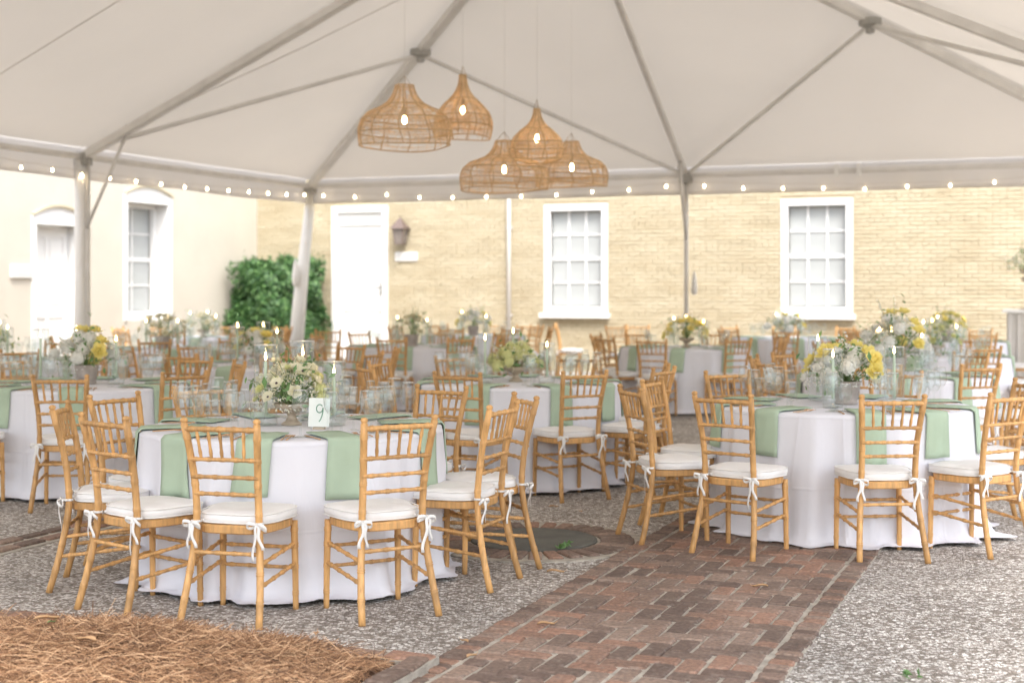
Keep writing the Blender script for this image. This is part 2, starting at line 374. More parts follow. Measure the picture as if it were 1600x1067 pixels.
# round concrete cover with a ring of radial bricks
cc = V2(.13, 8.42)
cover = empty('round_cover', (cc.x, cc.y, 0), 0, 'round dark concrete utility cover ringed with radial bricks', 'manhole cover')
m_ = MB(); m_.lathe([(.0001, .022), (.36, .022), (.375, .016), (.375, -.02)], 48); m_.build('concrete_disc', M['disc'], cover, smooth=False)
m_ = MB(); m_.lathe([(.37, .007), (.66, .007), (.66, -.01)], 48); m_.build('mortar_ring', M['mortar'], cover)
rb = [brick_mesh(.20, .078).mesh('brick', M['brick'], False) for _ in range(4)]
for k in range(32):
    a = 2 * math.pi * k / 32; ro = .495
    q = cc + V2(math.cos(a), math.sin(a)) * ro
    if (q - P0).dot(VX) > -.08: continue
    put('brick', random.choice(rb), cover, (ro * math.cos(a), ro * math.sin(a), .019 + random.gauss(0, .002)), (0, 0, a + random.gauss(0, .02)))
# narrow brick band on the left
bl = G(0, 856); band = empty('brick_band', (bl.x, bl.y, 0), -TH, kind='structure')
m_ = MB(); m_.box((0, 1.2, -.02), (.34, 5.4, .05)); m_.build('mortar_bed', M['mortar'], band)
for k in range(24):
    for s in (-1, 1): put('brick', protos['full'][k % 6], band, (s * .08 + random.gauss(0, .002), -1.35 + k * .215 * 1.0, BT + random.gauss(0, .002)), (0, 0, math.pi / 2 + random.gauss(0, .01)))

# ------------------------------------------------------------------ planting bed with pine straw
BC = V2(-.29, 5.62)                      # kerb corner
def BP(a, b): q = BC - VX * a - UX * b; return q    # a to the left, b towards the camera
kerb = empty('bed_kerb', (BC.x, BC.y, 0), 0, 'low weathered brick kerb around the pine straw bed', 'kerb')
kb = [brick_mesh(.19, .095, .09, .006).mesh('kerb_brick', M['brick'], False) for _ in range(5)]
m_ = MB()
for a in range(18):
    q = -VX * (.1 + a * .205) - UX * .05
    put('kerb_brick', random.choice(kb), kerb, (q.x, q.y, .055 + random.gauss(0, .004)), (random.gauss(0, .02), random.gauss(0, .02), -TH + random.gauss(0, .03)))
    q = -UX * (.15 + a * .205) - VX * .05
    if a < 12: put('kerb_brick', random.choice(kb), kerb, (q.x, q.y, .055 + random.gauss(0, .004)), (random.gauss(0, .02), random.gauss(0, .02), -TH + math.pi / 2 + random.gauss(0, .03)))
q = -VX * 1.85 - UX * .05; m_.box((q.x, q.y, .02), (3.7, .112, .05), -TH); q = -UX * 1.4 - VX * .05; m_.box((q.x, q.y, .0205), (.112, 2.7, .05), -TH)
m_.build('mortar_footing', M['mortar'], kerb)
mounds = [(G(270, 1016), .50, .20), (G(150, 1010), .5, .06), (G(420, 1030), .4, .07), (G(30, 1030), .55, .05), (G(250, 1060), .6, .05)]
def bedz(q):
    z = .03
    for c, r, h in mounds: z += h * math.exp(-((q - c).length / r * 1.7) ** 2)
    a = (BC - q).dot(VX); b = (BC - q).dot(UX)
    edge = min(1, max(0, min(a, b) - .1) / .5)
    return .03 + (z - .03) * edge
bed = MB(); bed.grid([[(*BP(.09 + 3.9 * i / 50, .09 + 3.2 * j / 40), bedz(BP(.09 + 3.9 * i / 50, .09 + 3.2 * j / 40))) for i in range(51)] for j in range(41)])
bed.build('planting_bed', M['soil'], kind='structure', smooth=True)
rng = np.random.default_rng(3)
sv, sf = [], []
for k in range(46000):
    a, b = rng.uniform(.15, 3.7), rng.uniform(.12, 1.9) 
    if rng.random() < .25:
        c, r, h = mounds[rng.integers(0, 3)]; q = c + V2(rng.normal(0, r * .32), rng.normal(0, r * .3))
        if (BC - q).dot(VX) < .05 or (BC - q).dot(UX) < .03: continue
    else: q = BP(a, b)
    L_ = rng.uniform(.08, .19); an = rng.uniform(0, 2 * math.pi); z = bedz(q) + abs(rng.normal(0, .012)) + .004
    el = rng.normal(.0, .30); w = rng.uniform(.0007, .0014); bow = rng.normal(0, .10); i = len(sv)
    dx, dy = math.cos(an), math.sin(an)
    for s in (-1, 0, 1):
        t = s * L_ / 2; kx = bow * (1 - s * s) * L_ * 1.2
        cx, cy, cz = q.x + dx * t - dy * kx, q.y + dy * t + dx * kx, max(.02, z + el * t + (1 - s * s) * .006)
        cz = max(cz, .012)
        sv += [(cx - dy * w, cy + dx * w, cz), (cx + dy * w, cy - dx * w, cz), (cx, cy, cz + w * 1.6)]
    for s in (0, 3):
        sf += [(i + s, i + s + 3, i + s + 5, i + s + 2), (i + s + 1, i + s + 2, i + s + 5, i + s + 4)]
me = bpy.data.meshes.new('pine_straw'); me.from_pydata(sv, [], sf); me.materials.append(M['strw'])
tag(put('pine_straw', me), 'heaped brown pine straw covering the planting bed', 'pine straw', kind='stuff')

# ------------------------------------------------------------------ buildings
def wall_strips(L_, H, holes, depth, z0=0):
    """boxes of a wall (x along, y into the wall) around rectangular holes (x0, x1, z0, z1)"""
    m = MB(); xs = sorted({0, L_, *[h[0] for h in holes], *[h[1] for h in holes]})
    for a, b in zip(xs, xs[1:]):
        mid = (a + b) / 2; hh = [h for h in holes if h[0] < mid < h[1]]
        zs = [0]; 
        for h in hh: zs += [h[2], h[3]]
        zs.append(H)
        for c, d in zip(zs[::2], zs[1::2]):
            if d - c > 1e-3: m.box((mid, depth / 2, (c + d) / 2), (b - a, depth, d - c))
    return m
def sash_window(parent, x0, x1, z0, z1, y, cols=3, rows=4, recess=.08, name='window', fr=.10, sill=True):
    w, h = x1 - x0, z1 - z0
    f = MB()
    for xx in (x0 + fr / 2, x1 - fr / 2): f.box((xx, y, (z0 + z1) / 2), (fr, .10, h))
    f.box(((x0 + x1) / 2, y + .001, z1 - fr / 2), (w - 2 * fr, .10, fr)); f.box(((x0 + x1) / 2, y + .001, z0 + fr / 2), (w - 2 * fr, .10, fr))
    win = f.build(name, M['white'], parent, bevel=.004)
    ix0, ix1, iz0, iz1 = x0 + fr, x1 - fr, z0 + fr, z1 - fr; cw, rh = (ix1 - ix0) / cols, (iz1 - iz0) / rows
    g = MB(); yy = y + recess
    for c in range(1, cols): g.box((ix0 + c * cw, yy, (iz0 + iz1) / 2), (.028, .03, iz1 - iz0))
    for r in range(1, rows):
        t = .06 if r * 2 == rows else .028
        for c in range(cols): g.box((ix0 + (c + .5) * cw, yy + .002, iz0 + r * rh), (cw - .028, .04 if t > .05 else .028, t))
    g.build('glazing_bars', M['white'], win)
    pm = MB().box((0, 0, 0), (cw - .03, .01, rh - .03)).mesh('pane', M['pane'], False)
    for c in range(cols):
        for r in range(rows): put('pane', pm, win, (ix0 + (c + .5) * cw, yy + .012, iz0 + (r + .5) * rh))
    if sill:
        s = MB().box(((x0 + x1) / 2, y - .05, z0 - .045), (w + .10, .26, .09)); s.build('sill', M['white'], win, bevel=.006)
    # pale curtain and dark room behind the panes
    MB().box(((x0 + x1) / 2, yy + .12, (z0 + z1) / 2), (w - .02, .02, h - .02)).build('curtain', M['white'], win)
    return win
def panel_door(parent, x0, x1, z0, z1, y, name='door', handle=None, panels=((.08, .46, .42, .93), (.54, .92, .42, .93), (.08, .46, .06, .36), (.54, .92, .06, .36))):
    w, h = x1 - x0, z1 - z0; t = .05
    holes = [(a * w, b * w, c * h, d * h) for a, b, c, d in panels]
    m = wall_strips(w, h, sorted(holes, key=lambda q: (q[0], q[2])), t)
    mm = MB().add(m, Matrix.Translation((x0, y, z0)))
    d = mm.build(name, M['white'], parent)
    for a, b, c, e in holes:
        p = MB(); p.box((x0 + (a + b) / 2, y + .035, z0 + (c + e) / 2), (b - a + .01, .02, e - c + .01))
        p.box((x0 + (a + b) / 2, y + .02, z0 + (c + e) / 2), (b - a - .09, .02, e - c - .09)); p.build('panel', M['white'], d)
    if handle is not None:
        hx, hz = handle; k = MB(); k.box((hx, y - .012, hz), (.05, .02, .24)); k.tube([(hx, y - .02, hz + .03), (hx, y - .07, hz + .03), (hx - .12, y - .07, hz + .03)], .011, 8)
        k.build('handle', M['iron'], d)
    return d

WL = V2(1.153, 25.6)                     # a point of the back wall's face
def on_wall(px):
    k = (px - 800) / F_PX                # X = kY on the line WL + t VX
    t = (k * WL.y - WL.x) / (VX.x - k * VX.y)
    return t
CORN = WL + VX * on_wall(402)
t0 = on_wall(402)
def bx(px): return on_wall(px) - t0
def bz(px, py):
    q = WL + VX * on_wall(px); return EYE + (HZ - py) / F_PX * q.y
back = empty('brick_building', (CORN.x, CORN.y, 0), -TH, 'pale yellow painted brick building behind the tent', 'building')
BW, BH = 21.0, 5.4
dr = (bx(519), bx(607), .12, bz(563, 322)); w1 = (bx(850), bx(950), bz(900, 497), bz(900, 319)); w2 = (bx(1220), bx(1333), bz(1276, 499), bz(1276, 310))
w3 = (w2[1] + 3.0, w2[1] + 4.2, w2[2], w2[3])
holes = [dr, w1, w2, w3]
core = wall_strips(BW, BH, holes, .4); core.build('wall', M['pmortar'], back)
br = MB(); course, bl_ = .0665, .215; rr = random.Random(5)
for j in range(int(3.9 / course)):
    z = j * course + course / 2; x = -.1 if j % 2 else 0
    if j % 6 == 3: bl2 = .11
    else: bl2 = bl_
    while x < BW - .05:
        a, b = max(x, .001), min(x + bl2 - .003, BW)
        segs = [(a, b)]
        for h in holes:
            if h[2] - .02 < z < h[3] + .02:
                ns = []
                for (s, e) in segs:
                    if e <= h[0] or s >= h[1]: ns.append((s, e))
                    else:
                        if s < h[0]: ns.append((s, h[0]))
                        if e > h[1]: ns.append((h[1], e))
                segs = ns
        for s, e in segs:
            if e - s > .02:
                pr = .008 + rr.uniform(0, .010); i = len(br.v); hh = course / 2 - .005 + rr.uniform(-.002, .002); zz = z + rr.uniform(-.003, .003)
                for yv, q in ((0, 0), (-pr, .004)):
                    for xx, zc in ((s + q, zz - hh + q), (e - q, zz - hh + q), (e - q, zz + hh - q), (s + q, zz + hh - q)): br.v.append(Vector((xx, yv + .002 * (q == 0), zc)))
                br.f += [(i + 4, i + 5, i + 6, i + 7), (i, i + 1, i + 5, i + 4), (i + 1, i + 2, i + 6, i + 5), (i + 2, i + 3, i + 7, i + 6), (i + 3, i, i + 4, i + 7)]
        x += bl2
br.build('wall_bricks', M['pbrick'], back, kind='stuff')
for w in (w1, w2, w3): sash_window(back, w[0] + .003, w[1] - .003, w[2] + .09, w[3] - .003, .03, name='window', fr=.115)
# door with frame and a plain transom board
f = MB(); dw0, dw1, dz1 = dr[0] + .003, dr[1] - .003, dr[3] - .003
for xx in (dw0 + .06, dw1 - .06): f.box((xx, .03, (dr[2] + dz1) / 2), (.12, .14, dz1 - dr[2]))
f.box(((dw0 + dw1) / 2, .031, dz1 - .06), (dw1 - dw0 - .24, .14, .12)); f.build('door_frame', M['white'], back, bevel=.004)
f = MB(); f.box(((dw0 + dw1) / 2, .06, dz1 - .12 - .12), (dw1 - dw0 - .24, .05, .235)); f.build('transom_board', M['white'], back)
panel_door(back, dw0 + .122, dw1 - .122, dr[2] + .02, dz1 - .362, .08, handle=(dw1 - .17, bz(596, 452)))
f = MB(); f.box(((dw0 + dw1) / 2, -.2, .06), (dw1 - dw0 + .3, .5, .12)); f.build('door_step', M['pot'], back)
# rain pipe
f = MB(); xp = bx(797); f.tube([(xp, -.06, .05), (xp, -.06, 5.3)], .038, 10)
for z in (1.0, 2.6, 4.2): f.box((xp, -.035, z), (.12, .06, .03))
tag(f.build('rain_pipe', M['bar'], None, smooth=True, loc=(CORN.x, CORN.y, 0), rot=(0, 0, -TH)), 'thin pale rain pipe running down the yellow brick wall', 'drainpipe')
def at_back(x, y, z): q = CORN + VX * x - UX * y; return (q.x, q.y, z)     # y = distance in front of the wall
# lantern and sign by the door
xl = bx(631); zl = bz(631, 362)
lan = empty('wall_lantern', at_back(xl, 0, zl - .25), -TH, 'aged copper wall lantern with pointed roof beside the white door', 'lantern')
lan.scale = (.8, .8, .82)
f = MB()
S4 = lambda w0, z0_, w1_, z1_, y=-.2: [(-w0, y - w0, z0_), (w0, y - w0, z0_), (w0, y + w0, z0_), (-w0, y + w0, z0_), (-w1_, y - w1_, z1_), (w1_, y - w1_, z1_), (w1_, y + w1_, z1_), (-w1_, y + w1_, z1_)]
def frust(m, *a):
    i = len(m.v); m.v += [Vector(p) for p in S4(*a)]
    for q in ((0, 3, 2, 1), (4, 5, 6, 7), (0, 1, 5, 4), (1, 2, 6, 5), (2, 3, 7, 6), (3, 0, 4, 7)): m.f.append(tuple(i + k for k in q))
frust(f, .19, .36, .05, .56); frust(f, .05, .56, .03, .60); f.tube([(0, -.2, .6), (0, -.2, .66)], .014, 8); f.build('lantern_roof', M['copper'], lan)
f = MB(); frust(f, .085, .03, .125, .355); f.build('lantern_glass', M['lglass'], lan)
f = MB()
for sx in (-1, 1):
    for sy in (-1, 1): f.beam((sx * .09, -.2 + sy * .09, .02), (sx * .135, -.2 + sy * .135, .36), .022, .022)
frust(f, .10, .0, .10, .028); f.build('lantern_frame', M['copper'], lan)
f = MB(); f.box((0, -.011, .2), (.09, .02, .3)); f.beam((0, -.02, .2), (0, -.12, .05), .03, .03); f.build('wall_bracket', M['copper'], lan)
def plaque(x, z, w, h, tf, rz, label, rows, name='wall_sign'):
    e = empty(name, tf(x, .0, z), rz, label, 'sign')
    MB().box((0, -.025, 0), (w, .04, h)).build('board', M['sign'], e, bevel=.004)
    t = MB(); r_ = random.Random(int(x * 10))
    for k in range(rows):
        zz = h / 2 - (k + 1) * h / (rows + 1); xx = -w * .4
        while xx < w * .36:
            lw = r_.uniform(.03, .07); t.box((xx + lw / 2, -.047, zz), (lw, .003, h / (rows + 1) * .35)); xx += lw + .02
    t.build('faded_lettering', M['signink'], e)
plaque(bx(636), bz(636, 401), .46, .17, at_back, -TH, 'small white sign with faded lettering under the copper lantern', 2)

# left building, at a right angle
LR = -TH + math.pi / 2                   # its local x runs towards the depth (to the corner), y into the wall = to the left
LL = 19.0
LO = CORN - UX * LL
left = empty('plaster_building', (LO.x, LO.y, 0), LR, 'cream plastered building side at the left of the courtyard', 'building')
def on_left(px):
    k = (px - 800) / F_PX; t = (CORN.x - k * CORN.y) / (UX.x - k * UX.y); return LL - t
def lz(px, py): q = LO + UX * on_left(px); return EYE + (HZ - py) / F_PX * q.y
lw = (on_left(198), on_left(263), lz(230, 500), lz(230, 318)); ld = (on_left(55), on_left(126), .12, lz(90, 352))
wall_strips(LL - .001, BH, sorted([lw, ld], key=lambda q: q[0]), .45).build('wall', M['plaster'], left)
sash_window(left, lw[0] + .003, lw[1] - .003, lw[2] + .08, lw[3] - .003, .30, cols=2, rows=4, fr=.07, recess=.05)
# white lined reveals, head boards and segmental arches
for (h, nm) in ((lw, 'w'), (ld, 'd')):
    f = MB()
    for xx, s in ((h[0], 1), (h[1], -1)):
        f.box((xx + s * .014, .12, (h[2] + h[3]) / 2), (.022, .26, h[3] - h[2] - .01)); f.box((xx - s * .045, -.012, (h[2] + h[3]) / 2), (.09, .03, h[3] - h[2]))
    f.box(((h[0] + h[1]) / 2, -.013, h[3] + .07), (h[1] - h[0] + .18, .034, .14)); f.build('casing', M['white'], left)
    f = MB(); n = 16; w_ = (h[1] - h[0]) / 2 + .09; cx = (h[0] + h[1]) / 2; ri = .16; prev = None
    for k in range(n):
        a0, a1 = -1 + 2 * k / n, -1 + 2 * (k + 1) / n
        zz = lambda a: h[3] + .142 + ri * (1 - a * a)
        f.beam((cx + a0 * w_, -.03, zz(a0)), (cx + a1 * w_, -.03, zz(a1)), .06, .035)
    f.build('arch_moulding', M['pbrick'], left)
    f = MB(); i = 0
    for k in range(n + 1):
        a = -1 + 2 * k / n; f.v += [Vector((cx + a * w_, -.008, h[3] + .141)), Vector((cx + a * w_, -.008, h[3] + .142 + ri * (1 - a * a)))]
        if k: f.f.append((2 * k - 2, 2 * k, 2 * k + 1, 2 * k - 1))
    f.build('lunette', M['white'], left)
panel_door(left, ld[0] + .05, ld[1] - .05, ld[2] + .01, ld[3] - .02, .22, handle=None, panels=((.10, .46, .45, .93), (.54, .90, .45, .93), (.10, .46, .08, .38), (.54, .90, .08, .38)))
MB().tube([(ld[0] + .13, .21, lz(60, 490)), (ld[0] + .13, .16, lz(60, 490))], [.03, .035], 10).build('door_knob', M['alu'], left)
MB().box(((ld[0] + ld[1]) / 2, -.1, .06), (1.4, .6, .12)).build('door_step', M['pot'], left)
MB().box((lw[0] + .22, .30, lz(205, 441)), (.16, .012, .14)).build('pane_sticker', M['lglass'], left)
def at_left(x, y, z): q = LO + UX * x + VX * y; return (q.x, q.y, z)
plaque(on_left(31), lz(31, 424), .46, .20, at_left, LR, 'white wall sign with faded lettering left of the arched door', 3)
plaque_s = None

# ------------------------------------------------------------------ shrub by the wall
sp_ = G(447, 580); sp_ = CORN + VX * (bx(447) + .27) - UX * .75
shrub = empty('shrub', (sp_.x, sp_.y, 0), -TH, 'dense clipped green shrub against the wall left of the door', 'shrub')
rg = np.random.default_rng(11); v, f_ = [], []
def leaf_quad(v, f, p, n, s, rg):
    n = Vector(n).normalized(); a = n.orthogonal().normalized(); a.rotate(Matrix.Rotation(rg.uniform(0, 6.28), 3, n)); b = n.cross(a); i = len(v); p = Vector(p)
    v += [p - a * s, p + b * s * .42 + n * s * .12, p + a * s, p - b * s * .42 + n * s * .12]; f.append((i, i + 1, i + 2, i + 3))
for k in range(24000):
    u = rg.normal(size=3); u /= np.linalg.norm(u); r = rg.uniform(.45, 1.0) ** .5
    lump = 1 + .10 * math.sin(5 * u[0] + 3 * u[2] * 2) + .08 * math.sin(9 * u[2] + 4 * u[1]) + .06 * math.sin(17 * u[0] + 11 * u[2])
    e = .55; px_, py_, pz_ = .62 * u / np.abs(u).max() + .38 * u
    p = (px_ * .86 * r * lump, py_ * .6 * r * lump, 1.12 + pz_ * .88 * r * lump)
    if p[2] < .12: continue
    leaf_quad(v, f_, p, u + rg.normal(0, .55, 3), rg.uniform(.035, .062), rg)
for k in range(90):
    a, b = rg.uniform(-.85, .85), rg.uniform(-.45, .45); h = rg.uniform(.06, .38) * rg.random()
    for j in range(7): leaf_quad(v, f_, (a + rg.normal(0, .02), b + rg.normal(0, .02), 1.95 + h * j / 7), rg.normal(0, 1, 3), .035, rg)
me = bpy.data.meshes.new('foliage'); me.from_pydata([tuple(p) for p in v], [], f_); me.materials.append(M['leafd']); put('foliage', me, shrub)
m_ = MB()
for k in range(7):
    a = k * .9; m_.tube([(.12 * math.cos(a), .1 * math.sin(a), -.02), (.3 * math.cos(a), .22 * math.sin(a), .5), (.6 * math.cos(a + .3), .4 * math.sin(a), 1.4)], [.03, .022, .008], 7)
m_.build('stems', M['bark'], shrub, smooth=True)

# ------------------------------------------------------------------ tent
EV = 3.2
A = V2(-3.30, 23.2); HW, BAY, FRB = 6.3, 5.7, 3.1
def tv(a, b, z): q = A + VX * a - UX * b; return Vector((q.x, q.y, z))
Pk = Vector((.60, 15.55, 6.10)); P2 = tv(HW + .15, 2 * BAY, 6.10)
tent = empty('frame_tent', (A.x, A.y, 0), 0, 'large white hip frame tent over the banquet courtyard', 'tent')
toff = Vector((-A.x, -A.y, 0))
def T(name, m, mt, smooth=False, **k):
    for i in range(len(m.v)): m.v[i] = Vector(m.v[i]) + toff
    return m.build(name, mt, tent, smooth=smooth, **k)
def roof_panel(c0, c1, t0_, t1_, n=22, sag=.10):
    P = []
    for i in range(n + 1):
        s = i / n; row = []
        for j in range(n + 1):
            t = j / n; a = c0.lerp(c1, t); b = t0_.lerp(t1_, t); p = a.lerp(b, s)
            k = math.sin(math.pi * s) * (abs(math.sin(math.pi * 2 * t)) if (c1 - c0).length > 9 else math.sin(math.pi * t))
            p = p + Vector((0, 0, .07 - sag * k)); row.append(p)
        P.append(row)
    return MB().grid(P)
c = [tv(0, 0, EV), tv(2 * HW, 0, EV), tv(2 * HW, FRB * BAY, EV), tv(0, FRB * BAY, EV)]
T('roof_panel', roof_panel(c[0], c[1], Pk, Pk), M['tent'], True)
T('roof_panel', roof_panel(tv(0, BAY, EV), c[0], Pk, Pk), M['tent'], True)
T('roof_panel', roof_panel(tv(0, 2 * BAY, EV), tv(0, BAY, EV), P2, Pk), M['tent'], True)
T('roof_panel', roof_panel(c[3], tv(0, 2 * BAY, EV), P2, P2), M['tent'], True)
T('roof_panel', roof_panel(c[2], c[3], P2, P2), M['tent'], True)
T('roof_panel', roof_panel(c[1], tv(2 * HW, BAY, EV), Pk, Pk), M['tent'], True)
T('roof_panel', roof_panel(tv(2 * HW, BAY, EV), tv(2 * HW, 2 * BAY, EV), Pk, P2), M['tent'], True)
T('roof_panel', roof_panel(tv(2 * HW, 2 * BAY, EV), c[2], P2, P2), M['tent'], True)
# valance
for a, b in ((c[0], c[1]), (c[1], c[2]), (c[2], c[3]), (c[3], c[0])):
    n = 90; P = []; out = Vector(((b - a).y, -(b - a).x, 0)).normalized() * -.075
    P.append([a.lerp(b, k / n) + out * .1 + Vector((0, 0, .074)) for k in range(n + 1)])
    for r in range(6):
        s = r / 5; row = []
        for k in range(n + 1):
            p = a.lerp(b, k / n) + out + Vector((0, 0, .06 - .385 * s + .008 * s * math.sin(k * .37)))
            p += out.normalized() * (.03 * s * math.sin(k * .31 + a.x) + .012 * s * math.sin(k * .93)); row.append(p)
        P.append(row)
    T('valance', MB().grid(P), M['valance'], True, solid=.004)
dn = Vector((0, 0, -.05))
def beamp(name, a, b, w=.11, h=.10, mt=None): T(name, MB().beam(a + dn, b + dn, w, h), mt or M['alu'], bevel=.012)
legs = [tv(0, k * BAY, EV) for k in (0, 1, 2, FRB)] + [tv(2 * HW, k * BAY, EV) for k in (0, 1, 2, FRB)] + [tv(HW, 0, EV)]
Lp, Ap, Bp, Rp, Mp = tv(0, BAY, EV), c[0], c[1], tv(2 * HW, BAY, EV), tv(HW, 0, EV)
for p, q in ((Lp, Pk), (Ap, Pk), (Bp, Pk), (Rp, Pk), (tv(0, 2 * BAY, EV), P2), (tv(2 * HW, 2 * BAY, EV), P2), (c[2], P2), (c[3], P2), (tv(HW, FRB * BAY, EV), P2)): beamp('rafter', p, q, .13, .10)
beamp('rafter', Mp, Pk, .08, .07); beamp('ridge_beam', Pk, P2, .13, .1)
eps = [(c[0], Mp), (Mp, c[1]), (c[0], Lp), (Lp, tv(0, 2 * BAY, EV)), (tv(0, 2 * BAY, EV), c[3]), (c[1], Rp), (Rp, tv(2 * HW, 2 * BAY, EV)), (tv(2 * HW, 2 * BAY, EV), c[2]), (c[2], tv(HW, FRB * BAY, EV)), (tv(HW, FRB * BAY, EV), c[3])]
for p, q in eps: beamp('eave_beam', p, q, .07, .07)
H1 = Ap.lerp(Pk, .53); H2 = Bp.lerp(Pk, .53)
H1.z -= .05; H2.z -= .05
for p, q in ((H1, Lp.lerp(Pk, .05)), (H1, Mp), (H2, Mp), (H2, Rp.lerp(Pk, .05))): beamp('purlin', p, q, .055, .055)
for h in (H1, H2):
    T('hub', MB().lathe([(.02, -.16), (.05, -.15), (.06, -.09), (.14, -.06), (.14, .02), (.02, .03)], 10, (h.x, h.y, h.z)), M['dalu'])
for h in (Ap, Lp, Mp, Bp, Rp): T('corner_fitting', MB().box((h.x, h.y, h.z - .08), (.17, .17, .16), -TH), M['dalu'], bevel=.01)
# seam cables that run under the fabric
cab = [(Lp.lerp(Pk, .06), H1.lerp(Pk, .62) + Vector((0, 0, -.02))), (tv(0, 1.5 * BAY, EV), Pk.lerp(P2, .5)), (H2.lerp(Pk, .5), Rp.lerp(Pk, .3))]
for a, b in cab: T('tension_cable', MB().tube([a, a.lerp(b, .5) + Vector((0, 0, -.04)), b], .007, 5), M['cord'])
# straps on the eave beam
for px in (1383, 1443):
    k = (px - 1072) / (1847 - 1072) * 1.02; p = Mp.lerp(Bp, .09 + k * .62)
    T('webbing_strap', MB().box((p.x, p.y - .05, p.z - .05), (.045, .13, .17), -TH), M['sleeve'])
# legs
for p in legs:
    if p == Ap or p == Lp: continue
    thin = p == Mp
    T('leg', MB().tube([(p.x, p.y, .01), (p.x, p.y, EV - .05)], .033 if thin else .05, 12), M['alu'], True)
    T('base_plate', MB().box((p.x, p.y, .008), (.26, .26, .016), -TH), M['dalu'])
# the back corner leg leans and wears a white sleeve; the left leg stands straight with a sleeve
foot = Vector((Ap.x - .26, Ap.y - .1, .01))
T('leg', MB().tube([foot, (Ap.x + .03, Ap.y, EV - .05)], .055, 12), M['alu'], True)
T('leg_sleeve', MB().tube([foot + Vector((0, 0, .05)), foot.lerp(Ap, .45), Ap + Vector((0, 0, -.35))], [.135, .11, .075], 9), M['sleeve'], True)
T('leg', MB().tube([(Lp.x + .05, Lp.y, .01), (Lp.x + .05, Lp.y, EV - .05)], .04, 12), M['alu'], True)
T('leg_sleeve', MB().tube([(Lp.x - .03, Lp.y - .02, .05), (Lp.x - .03, Lp.y - .02, 1.6), (Lp.x - .03, Lp.y - .02, EV - .02)], [.08, .072, .075], 12), M['sleeve'], True)
for p in (foot, Vector((Lp.x, Lp.y, 0))): T('base_plate', MB().box((p.x, p.y, .008), (.3, .3, .016), -TH), M['dalu'])
def knee(p, target, up, dnz):
    a = p.lerp(target, up) + Vector((0, 0, -.06)); b = Vector((p.x, p.y, EV - dnz))
    T('knee_brace', MB().tube([a, b], .022, 8), M['alu'], True); T('brace_pin', MB().box((a.x, a.y, a.z + .02), (.05, .05, .12)), M['dalu'])
kq = Lp + (Ap - Lp).normalized() * .55 + (Pk - Lp).normalized() * .35
knee(Lp, Pk, .105, 1.05)
knee(Mp, Pk, .07, 1.0)
T('knee_brace', MB().tube([Mp.lerp(Ap, .02) + Vector((0, -.05, .1)), (Mp.x, Mp.y - .03, EV - 1.0)], .02, 8), M['alu'], True)
# small weighted bag and cloth tie on the back mid leg
T('tie_bag', MB().lathe([(.01, .32), (.025, .25), (.045, .1), (.045, 0), (.01, -.02)], 9, (Mp.x + .11, Mp.y - .05, 1.42)), M['sleeve'], True)
T('tie_bag', MB().lathe([(.01, .42), (.035, .32), (.06, .15), (.05, 0), (.01, -.03)], 9, (Ap.x - .20, Ap.y - .2, 1.55)), M['sleeve'], True)

# ------------------------------------------------------------------ string lights along the valance
bulb_me = MB().lathe([(.002, -.032), (.008, -.029), (.0125, -.020), (.012, -.010), (.008, .004), (.008, .012)], 10).mesh('bulb', M['bulb'])
sock_me = MB().lathe([(.011, .008), (.012, .03), (.006, .036)], 8).mesh('socket', M['cord'])
def string_lights(a, b, n, label, drop=.14):
    e = empty('string_lights', tuple(a), 0, label, 'string lights', 'strings of bulbs along the tent valance')
    ins = Vector(((b - a).y, -(b - a).x, 0)).normalized() * .06; pts = []
    r_ = random.Random(n)
    for k in range(n * 4 + 1):
        t = k / (n * 4); p = a.lerp(b, t) - a + ins
        p.z = -drop - .10 * math.sin(math.pi * t * 2 % math.pi) - .012 * math.sin(math.pi * (k % 4) / 4); pts.append(p)
    MB().tube(pts, .0045, 5).build('wire', M['cord'], e)
    for k in range(n):
        p = pts[k * 4 + 2]; lo = Vector((0, 0, -.035 + r_.gauss(0, .012)))
        o = put('bulb', bulb_me, e, p + lo); put('socket', sock_me, o)
string_lights(c[0], c[1], 22, 'string of round bulbs along the back valance in front of the yellow wall')
string_lights(c[3], c[0], 32, 'string of round bulbs along the left valance in front of the cream wall')

